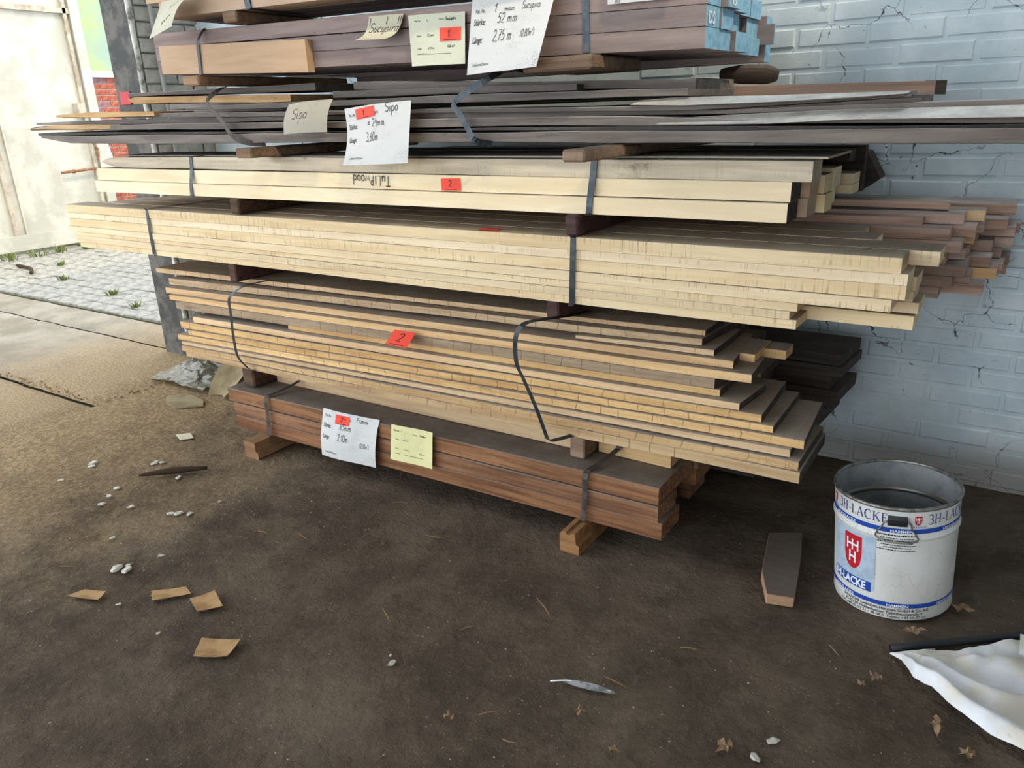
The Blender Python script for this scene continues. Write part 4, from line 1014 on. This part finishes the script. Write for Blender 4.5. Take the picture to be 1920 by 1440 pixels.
# ================================================================== TIN BUCKET
def bucket():
    B = Vector((-.163, 2.35, -.002)); h = .37; r0, r1 = .166, .1715
    t = thing('tin_bucket', 'empty white lacquer tin with blue bands, a red shield and a black grip', 'bucket', B)
    R = lambda z: r0+(r1-r0)*z/h
    prof = [(.02, .006), (r0-.006, .006), (r0, 0), (r0+.002, .004), (r0, .012)]
    for i in range(1, 9): prof.append((R(h*.7*i/8), h*.7*i/8+.005))
    prof += [(R(.27)+.0005, .268), (R(.27)+.004, .272), (R(.27)+.0045, .277), (R(.28)+.001, .282), (R(.3), .3), (R(.34), .34), (r1, .362)]
    lathe('body', prof, 'bucket_white', t)
    lathe('rim', [(r1-.001, .360), (r1+.004, .362), (r1+.0055, .367), (r1+.003, .372), (r1-.002, .372), (r1-.004, .368), (r1-.004, .362)], 'tin', t)
    lathe('inside', [(r1-.003, .366), (R(.2)-.003, .2), (r0-.004, .03), (r0-.008, .022), (r0-.02, .02), (.001, .02)], 'bucket_in', t)
    lathe('inner_ring', [(R(.26)-.003, .262), (R(.26)-.008, .265), (R(.26)-.009, .270), (R(.26)-.006, .276), (R(.26)-.003, .280)], 'wire', t)
    # surface map: u metres round from the side facing -y, v height above base
    def cyl(u, v):
        rr = R(v)+.0006+(.0035 if .264 < v < .284 else 0); a = u/.17-math.pi/2
        return B+Vector((rr*math.cos(a), rr*math.sin(a), v))
    A = lambda deg: .17*math.radians(deg)
    z = lambda f_: h*(1-f_)
    bands = [Ink(cyl, .0004).rect(A(-115), A(115), z(f1), z(f0), 60).build('blue_band', 'blue', t) for f1, f0 in ((.212, .172), (.884, .845))]
    s = serif_mesh('3H-LACKE')
    for a in (-54, 36, -146): Ink(cyl, .0005).put(s, A(a), z(.135), .030, .90).build('maker_name', 'navy', t)
    for bnd, f_ in zip(bands, (.208, .88)):
        for a, txt in ((3, 'HAMMEN'), (-58, 'HOLZLACKE'), (52, 'HIDDENHAUSEN')):
            Ink(cyl, .0009).put(PR(txt, .02), A(a), z(f_), .0125, 1.15).build('band_lettering', 'white_ink', bnd, B)
    # pale square with shield
    sq = Ink(cyl, .0004).rect(A(-62), A(-9), z(.775), .2635, 16).build('pale_square', 'pale_blue', t)
    def shield(cx, cy, w, hh, off, name, par):
        kk = Ink(cyl, off); n = 12
        for i in range(n+1):
            x = -1+2*i/n; lowv = cy-.05*hh-hh*.47*math.sqrt(max(0, 1-x*x))
            kk.V += [kk.at(cx+w*x, lowv), kk.at(cx+w*x, cy), kk.at(cx+w*x, cy+hh*.5)]
        for i in range(n):
            for j in (0, 1): kk.F.append((i*3+j, i*3+3+j, i*3+4+j, i*3+1+j))
        return kk.build(name, 'shield', par, B)
    cx, cy, sw, shh = A(-33), z(.475), .031, .112
    sh = shield(cx, cy, sw, shh, .0010, 'red_shield', t)
    def hmark(x0, y0, w, hh, off, par):
        k = Ink(cyl, off)
        k.rect(x0, x0+w*.22, y0, y0+hh); k.rect(x0+w*.78, x0+w, y0, y0+hh); k.rect(x0+w*.22, x0+w*.78, y0+hh*.42, y0+hh*.60)
        k.build('shield_letter', 'white_ink', par, B)
    hmark(cx-.022, cy+.004, .024, .036, .0016, sh); hmark(cx-.003, cy+.004, .024, .036, .0018, sh); hmark(cx-.012, cy-.038, .024, .038, .0016, sh)
    # small shields in the upper band
    for a in (27, -64):
        c2 = A(a); q = shield(c2, z(.10), .0095, .028, .0008, 'small_shield', t)
        hmark(c2-.007, z(.10), .007, .010, .0013, q); hmark(c2, z(.10), .007, .010, .0013, q); hmark(c2-.0035, z(.10)-.0105, .007, .010, .0013, q)
        Ink(cyl, .0008).put(PR('HIDDENHAUSEN', .0), c2-.016, z(.158), .0052).build('small_shield_caption', 'navy', t)
    # blue name plate
    npl = Ink(cyl, .0008).rect(A(-61), A(-12), z(.79), z(.70), 16).build('name_plate', 'blue', t)
    Ink(cyl, .0013).put(PR('3H-LACKE', .03), A(-60), z(.777), .036, .77).build('name_plate_letters', 'white_ink', npl, B)
    # small print
    k = Ink(cyl, .0006)
    for i, s_ in enumerate(('3H-LACKE Lackfabrik Hammen GmbH & Co. KG', 'D-32120 Hiddenhausen, Füllenbruchstraße 9', 'Tel. +49 (0) 52 21 / 38 08-0, Telefax +49 (0) 52 21')):
        k.put(PR(s_, .015), A((-43, -40, -47)[i]), z(.920+i*.033), .0135, .94)
    k.build('address_print', 'ink', t)
    k = Ink(cyl, .0006)                     # lines of print too small to read
    for i in range(7):
        x = A(-8+i % 3*3)
        while x < A(26-i % 2*4):
            wd = rnd(.002, .007); k.rect(x, x+wd, z(.237+i*.022), z(.230+i*.022)); x += wd+.0016
    k.build('fine_print', 'ink', t)['kind'] = 'stuff'
    # drop handle
    a0 = 9
    def cp(deg, v, out): a = math.radians(deg)-math.pi/2; rr = R(v)+out; return B+Vector((rr*math.cos(a), rr*math.sin(a), v))
    V = []; F = []; nn = 8
    for i in range(nn+1):
        d = a0-8+16*i/nn
        for v, o_ in ((z(.065), .001), (z(.065), .011), (z(.085), .014), (z(.115), .014), (z(.14), .011), (z(.14), .001)): V.append(cp(d, v, o_)-B)
    for i in range(nn):
        for j in range(6): F.append((i*6+j, i*6+(j+1) % 6, (i+1)*6+(j+1) % 6, (i+1)*6+j))
    F += [tuple(range(5, -1, -1)), tuple(nn*6+j for j in range(6))]
    mesh_obj('grip', V, F, 'black_plastic', t)
    tube('wire_loop', [cp(a0-8, z(.105), .008), cp(a0-11, z(.12), .010), cp(a0-13, z(.16), .011), cp(a0-17, z(.215), .012), cp(a0-17, z(.25), .013), cp(a0-11, z(.272), .014), cp(a0, z(.278), .015), cp(a0+11, z(.272), .014), cp(a0+17, z(.25), .013), cp(a0+16, z(.215), .012), cp(a0+12, z(.16), .011), cp(a0+11, z(.12), .010), cp(a0+8, z(.105), .008)], .0024, 'wire', t, n=8)
    t.rotation_euler = (.01, -.075, 0)
bucket()

# ================================================================== THINGS ON THE FLOOR
def prism(name, pts, h, mat, label, cat, z=-.004):
    c = Vector((sum(p[0] for p in pts)/len(pts), sum(p[1] for p in pts)/len(pts))); n = len(pts)
    bm = bmesh.new(); vs = [bm.verts.new((p[0]-c.x, p[1]-c.y, 0)) for p in pts]; f = bm.faces.new(vs)
    r = bmesh.ops.extrude_face_region(bm, geom=[f]); bmesh.ops.translate(bm, vec=(0, 0, h), verts=[v for v in r['geom'] if isinstance(v, bmesh.types.BMVert)])
    bmesh.ops.recalc_face_normals(bm, faces=bm.faces[:]); bmesh.ops.bevel(bm, geom=bm.edges[:], offset=.002, segments=1, affect='EDGES')
    me = bpy.data.meshes.new(name); bm.to_mesh(me); bm.free(); me.materials.append(M[mat])
    o = bpy.data.objects.new(name, me); COL.objects.link(o); o.location = (c.x, c.y, z)
    return tag(o, label, cat)
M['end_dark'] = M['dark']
M['offcut'] = wood('dusty_offcut', (186, 140, 92), (150, 108, 66), (104, 96, 88), 1.0, var=0)
prism('wood_offcut', [(-.573, 2.444), (-.474, 2.501), (-.443, 2.367), (-.400, 2.098), (-.477, 2.078), (-.526, 2.194)], .036, 'offcut', 'dusty wooden offcut with one slanted corner beside the tin bucket', 'offcut')

def plastic_sheet():
    # lower (front) edge and upper (back) edge of the crumpled sheet, running right out of frame
    lo = [(-.118, 2.012), (-.085, 1.992), (-.05, 1.93), (-.005, 1.912), (.05, 1.862), (.12, 1.815), (.20, 1.785), (.33, 1.74), (.5, 1.70)]
    up = [(-.116, 2.016), (-.07, 2.045), (-.01, 2.085), (.04, 2.12), (.09, 2.16), (.14, 2.205), (.20, 2.26), (.33, 2.36), (.5, 2.46)]
    nu, nv = 48, 26; V = []
    for j in range(nv+1):
        b = j/nv
        for i in range(nu+1):
            a = i/nu*8; k = min(int(a), 7); t = a-k
            L = Vector(lo[k]).lerp(Vector(lo[k+1]), t); U = Vector(up[k]).lerp(Vector(up[k+1]), t); q = L.lerp(U, b)
            s = min(1, i/nu*4)
            z = .006+s*(.052*math.exp(-((b-.06)/.10)**2)+.028*math.exp(-((b-.42-.1*math.sin(a))/.07)**2)+.012*math.exp(-((b-.75)/.06)**2))
            z += s*(.016*noise.noise((q.x*11, q.y*11, 1))+.014*abs(noise.noise((q.x*17+3*q.y, q.y*17, 4)))+.005*abs(noise.noise((q.x*40, q.y*40, 6))))
            if j == 0: z = max(.004, z*.55)
            V.append((q.x, q.y-.012*s*(1-b)**4, max(.003, z)))
    F = [(j*(nu+1)+i, j*(nu+1)+i+1, (j+1)*(nu+1)+i+1, (j+1)*(nu+1)+i) for j in range(nv) for i in range(nu)]
    c = Vector((.15, 2.0, 0)); V = [Vector(v)-c for v in V]
    o = mesh_obj('plastic_sheet', V, F, 'sheet', smooth=True, loc=c); tag(o, 'crumpled white plastic sheet at the bottom right', 'sheet')
    V = []; n = 14
    for j in range(n+1):
        for i in range(n+1):
            x = .175+.3*i/n; y = 2.10+.1*j/n; d = (x-.175)*.45
            V.append((x-.3, y-2.3, .055+d*.5*(1-abs(j/n-.5))+.015*noise.noise((x*14, y*14, 2))))
    F = [(j*(n+1)+i, j*(n+1)+i+1, (j+1)*(n+1)+i+1, (j+1)*(n+1)+i) for j in range(n) for i in range(n)]
    tag(mesh_obj('plastic_sheet', V, F, 'sheet', smooth=True, loc=(.3, 2.3, 0)), 'raised fold of plastic at the right picture edge', 'sheet')
    tag(tube('black_pole', [(-.118, 2.03, .010), (-.05, 2.085, .010), (.05, 2.165, .010), (.2, 2.285, .010), (.45, 2.48, .010)], .011, 'black_plastic', n=10, sub=1), 'black pole under the back edge of the white plastic sheet', 'pole')
plastic_sheet()

def card(pts, label, bend=.01):
    """thin curled piece of card: four corners on the floor"""
    P = [Vector((x, y, 0)) for x, y in pts]; c = sum(P, Vector())/4; n = 6; V = []
    for side in (1, 0):
        for j in range(n+1):
            for i in range(n+1):
                u, v = i/n, j/n; q = P[0]*(1-u)*(1-v)+P[1]*u*(1-v)+P[2]*u*v+P[3]*(1-u)*v
                e = .003 if 0 < i < n and 0 < j < n else .003*noise.noise((q.x*60, q.y*60, 1))
                V.append((q.x-c.x+e, q.y-c.y, .003+bend*.35*(2*u-1)**2+bend*.3*(2*v-1)**2*u+side*.0014))
    m = (n+1)**2
    F = [(j*(n+1)+i, j*(n+1)+i+1, (j+1)*(n+1)+i+1, (j+1)*(n+1)+i) for j in range(n) for i in range(n)]
    F += [tuple(m+k for k in reversed(q)) for q in F]
    edge = [i for i in range(n+1)]+[(j*(n+1)+n) for j in range(1, n+1)]+[n*(n+1)+i for i in range(n-1, -1, -1)]+[j*(n+1) for j in range(n-1, 0, -1)]
    for a, b in zip(edge, edge[1:]+edge[:1]): F.append((b, a, a+m, b+m))
    o = mesh_obj('card_scrap', V, F, 'card', loc=(c.x, c.y, 0)); tag(o, label, 'scrap', 'brown card scraps on the floor')
card([(-1.805, .985), (-1.715, 1.035), (-1.745, 1.105), (-1.855, 1.05)], 'brown card scrap nearest the picture bottom, curled on the right side')
card([(-1.985, 1.125), (-1.935, 1.185), (-2.03, 1.225), (-2.065, 1.155)], 'diamond-shaped brown card scrap between two others', .006)
card([(-2.165, 1.085), (-2.085, 1.175), (-2.135, 1.19), (-2.215, 1.115)], 'slanted brown card scrap with dark smudges', .005)
card([(-2.435, .955), (-2.32, .995), (-2.345, 1.035), (-2.42, 1.005)], 'narrow brown card scrap furthest left', .005)
M_s = None
def chips():
    pts = [(-2.457, 1.136, .03), (-2.417, 1.151, .028), (-2.44, 1.17, .015), (-3.4, 1.582, .03), (-3.37, 1.56, .022), (-3.352, 1.411, .018), (-3.013, 1.434, .02), (-2.973, 1.377, .022), (-2.841, 1.426, .02), (-3.058, 1.491, .02), (-3.144, 1.726, .025), (-3.12, 1.745, .018), (-2.91, 1.69, .02), (-2.645, 1.474, .022), (-2.617, 1.49, .024), (-2.577, 1.513, .02), (-2.559, 1.639, .012), (-2.671, 1.249, .014), (-2.395, 1.27, .016), (-1.294, 1.267, .018), (-1.32, 1.29, .008), (-.305, 1.535, .02), (-.329, 1.464, .018), (-.03, 2.10, .022), (-2.25, 1.02, .012), (-2.0, 1.0, .01)]
    for x, y, s in pts:
        n = random.randint(5, 7); V = []; F = []
        for zz, k in ((0, 1), (.35, .7)):
            for i in range(n):
                a = 2*math.pi*i/n+rnd(-.3, .3); V.append((s*k*math.cos(a)*rnd(.7, 1.1), s*.7*k*math.sin(a)*rnd(.6, 1.1), .002+zz*s*rnd(.25, .8)))
        F = [tuple(range(n-1, -1, -1)), tuple(range(n, 2*n))]+[(i, (i+1) % n, n+(i+1) % n, n+i) for i in range(n)]
        o = mesh_obj('plastic_chip', V, F, 'chip', loc=(x, y, -.002)); o.rotation_euler.z = rnd(0, 6)
        lab = ('clear crumpled chip just above the brown card scraps' if x > -2.5 and x < -1.9 and y > 1.1 else 'clear chip in the loose row left of the dark stick' if x < -2.8 else 'clear chip among those in front of the bottom pack, right of the dark stick' if x < -2.5 else 'tiny clear chip among the brown card scraps' if x < -1.9 else 'clear chip on the open floor below the bottom pack' if x < -1 else 'clear chip near the picture bottom, left of the plastic sheet')
        tag(o, lab, 'chip', 'clear chips on the floor')
chips()
def sticks():
    tag(tube('stick', [(-3.06, 1.60, .012), (-2.96, 1.70, .016), (-2.86, 1.80, .012)], .012, 'stick_dark', n=7, radii=[.006, .016, .008]), 'dark thick stick lying left of the bottom pack', 'stick')
    random.seed(5)
    L = [(-3.15, 1.30, .8, .09), (-2.75, 1.19, 1.2, .1), (-2.62, 1.05, .5, .07), (-2.05, 1.62, -.2, .06), (-2.2, 1.56, .1, .05), (-1.05, 1.70, -.6, .12), (-1.45, 1.42, -.5, .09), (-.72, 1.52, -.1, .07), (-2.9, 1.95, .7, .05), (-1.62, 1.86, .2, .06), (-1.9, 2.0, .6, .06), (-1.2, 1.5, 1.1, .05), (-.95, 1.25, .9, .05), (-.85, 1.2, .2, .04), (-3.6, 1.5, .3, .07), (-3.9, 1.75, .1, .09), (-4.3, 2.3, .5, .12), (-4.35, 2.62, .25, .16), (-4.45, 2.7, .35, .2), (-2.35, .86, -.9, .05), (-.6, 1.75, .4, .05), (-.25, 1.95, -.7, .05), (-3.3, 1.05, 1.3, .06)]
    for x, y, a, l in L:
        pts = [(-l/2, 0, .006), (0, rnd(-.003, .003), .006), (l/2, rnd(-.004, .004), .004)]
        o = tube('twig', pts, .0025, 'stickm', n=5, sub=3, radii=[.0012, .0022, .0009]); o.location = (x, y, -.002); o.rotation_euler.z = a
        lab = 'wood splinter on the ground at the foot of the dark post' if x < -4.2 else 'thin splinter on the pale left part of the floor' if x < -2.8 else 'thin splinter near the brown card scraps' if x < -2.3 else 'thin splinter in front of the reddish-brown bottom pack' if y > 1.55 and x < -1.5 else 'thin splinter on the open floor around the feather' if x < -.7 else 'thin splinter on the floor between offcut and plastic sheet'
        tag(o, lab, 'splinter', 'wood splinters on the floor')
sticks()
def leaves():
    LB = ['dry lobed leaf on the floor just below the white plastic sheet', 'dry leaf at the bottom edge of the picture, left of the clear chips', 'dark dry leaf left of the tip of the plastic sheet', 'flat dry leaf right beside the foot of the tin bucket', 'crumpled brown leaf between the tin bucket and the black pole', 'small dry leaf in front of the plastic sheet tip', 'small dry leaf right of the feather', 'dry leaf on the open floor left of the feather', 'small dry leaf below the feather', 'dry leaf touching the shadow of the white plastic sheet']
    for ix, (x, y, s) in enumerate([(.02, 1.782, .035), (-.395, 1.451, .035), (-.134, 1.878, .03), (.029, 2.331, .045), (-.075, 2.135, .04), (-.16, 1.84, .022), (-.75, 1.37, .022), (-1.02, 1.18, .03), (-.62, 1.30, .024), (.09, 1.72, .03)]):
        n = 14; V = [(0, 0, .012)]; F = []
        for i in range(n):
            a = 2*math.pi*i/n; k = s*(1 if i % 3 == 0 else .62)*rnd(.45, 1.1); V.append((k*math.cos(a), k*.75*math.sin(a), .004+rnd(0, .02)))
        F = [(0, 1+i, 1+(i+1) % n) for i in range(n)]
        o = mesh_obj('dry_leaf', V, F, 'leaf', loc=(x, y, 0)); o.rotation_euler.z = rnd(0, 6)
        tag(o, LB[ix], 'leaf', 'dry leaves on the floor')
    t = thing('feather', 'grey feather with a white quill lying on the dirt floor', 'feather', (-.78, 1.46, 0))
    V, F = [], []; n = 12
    for i in range(n+1):
        a = i/n; x = -.06+.14*a; wv = .016*math.sin(math.pi*min(1, a*1.05+.02))**.7
        V += [(x, .2*x+wv, .006), (x, .2*x, .012+.01*math.sin(a*3)), (x, .2*x-wv*.5, .005)]
    for i in range(n): F += [(i*3, i*3+1, i*3+4, i*3+3), (i*3+1, i*3+2, i*3+5, i*3+4)]
    mesh_obj('vane', V, F, 'feather', t); tube('quill', [(-.78-.09, 1.46-.03, .006), (-.78-.03, 1.46-.005, .014), (-.78+.07, 1.46+.014, .012)], .002, 'white_ink', t, n=5)
leaves()
def rubbish():
    # bent card leaning under the oak pack, cloudy film and a flat torn piece
    V = []; n = 10
    for j in range(n+1):
        v = j/n
        for i in range(n+1):
            u = i/n; wd = .22*(.45+.55*math.sin(min(1, v*1.5+.15)*1.57))
            V.append(((u-.5)*wd+.04*v, .16*v+.04*math.sin(u*3.1)+.03*v*v, .004+.20*v+.012*noise.noise((u*4, v*4, 1))))
    F = [(j*(n+1)+i, j*(n+1)+i+1, (j+1)*(n+1)+i+1, (j+1)*(n+1)+i) for j in range(n) for i in range(n)]
    tag(mesh_obj('bent_card', V, F, 'card_dark', smooth=True, loc=(-3.64, 2.42, 0)), 'bent olive-brown card leaning under the left end of the oak pack', 'card')
    V = []; n = 22
    for j in range(n+1):
        for i in range(n+1):
            u, v = i/n-.5, j/n-.5; q = (u*5, v*5, 3)
            V.append((u*.5+.05*noise.noise(q), v*.36, .008+(.13*math.exp(-(u*u+v*v)*7))*(.6+.7*abs(noise.noise((u*7, v*7, 1))))+.02*abs(noise.noise((u*15, v*15, 2)))))
    F = [(j*(n+1)+i, j*(n+1)+i+1, (j+1)*(n+1)+i+1, (j+1)*(n+1)+i) for j in range(n) for i in range(n)]
    tag(mesh_obj('plastic_film', V, F, 'film', loc=(-4.02, 2.60, 0)), 'crumpled cloudy plastic film next to the bent card', 'film')
    prism('plaster_piece', [(-3.92, 2.30), (-3.80, 2.22), (-3.68, 2.20), (-3.58, 2.30), (-3.66, 2.36), (-3.82, 2.38)], .008, 'card_dark', 'flat torn olive card piece in front of the cloudy film', 'card')
    prism('paper_flake', [(-4.30, 2.56), (-4.22, 2.52), (-4.14, 2.58), (-4.22, 2.62)], .005, 'paper_beige', 'pale paper flake on the ground by the dark post', 'flake', z=.004)
    prism('paper_flake', [(-3.36, 1.98), (-3.28, 1.95), (-3.24, 2.0), (-3.31, 2.03)], .005, 'paper_beige', 'pale paper flake on the dirt left of the bottom pack', 'flake')
rubbish()
def grit():
    """loose grit, clods and sawdust crumbs: far too many to count"""
    random.seed(11)
    def bits(name, n, mat, smin, smax, label, place):
        V, F = [], []
        for _ in range(n):
            x, y = place()
            while (x+.172)**2+(y-2.35)**2 < .035: x, y = place()
            s = smin+(smax-smin)*random.random()**2.5; k = len(V); z = fnoise(x, y) if x > -4.15 else .002; a = rnd(0, 6.28); e = rnd(.4, 1)
            for i in range(4):
                b = a+1.571*i; V.append((x+s*math.cos(b)*(1 if i % 2 else e), y+s*math.sin(b)*(1 if i % 2 else e), z-.0005))
            V.append((x+rnd(-.3, .3)*s, y+rnd(-.3, .3)*s, z+s*rnd(.15, .45)))
            F += [(k, k+1, k+4), (k+1, k+2, k+4), (k+2, k+3, k+4), (k+3, k, k+4)]
        o = mesh_obj(name, V, F, mat); o['kind'] = 'stuff'; tag(o, label, 'debris')
    def everywhere():
        y = rnd(.35, 2.9); return (-.33-.9*y+rnd(-.2, 1.2)*y+.4-rnd(0, 1)**2*1.6, y)
    def left():
        while True:
            x, y = random.gauss(-3.1, .55), random.gauss(1.55, .42)
            if y < 2.5 and y > .5: return x, y
    def right():
        return rnd(-2.0, .5), rnd(.9, 3.1)
    bits('floor_grit', 3000, 'grit', .0008, .0042, 'pale grit and crumbs strewn over the dirt floor', everywhere)
    bits('sawdust_crumbs', 5200, 'grit', .0008, .005, 'pale sawdust crumbs thick on the left of the floor', left)
    bits('dirt_clods', 2400, 'clod', .0015, .005, 'dark crumbs of trodden dirt on the floor', everywhere)
    bits('wall_grit', 700, 'grit', .0008, .0035, 'sparse pale grit on the floor around the tin', right)
grit()
def joint_debris():
    random.seed(3); V, F = [], []
    path = [(-5.6, 2.03), (-4.16, 2.03), (-4.155, 2.75)]
    for a, b in zip(path, path[1:]):
        L = math.dist(a, b)
        for _ in range(int(L*90)):
            t = rnd(0, 1); x = a[0]+(b[0]-a[0])*t+random.gauss(0, .018); y = a[1]+(b[1]-a[1])*t+random.gauss(0, .018); sz_ = rnd(.002, .011); k = len(V)
            for i in range(5):
                q = 6.283*i/5+rnd(-.3, .3); V.append((x+sz_*math.cos(q)*rnd(.7, 1.2), y+sz_*math.sin(q)*.8, -.002))
            V.append((x, y, .002+sz_*rnd(.3, .7)))
            F += [(k+i, k+(i+1) % 5, k+5) for i in range(5)]
    o = mesh_obj('joint_rubble', V, F, 'stickm'); o['kind'] = 'stuff'; tag(o, 'crumbled dirt along the slab joint by the dark post', 'debris')
joint_debris()
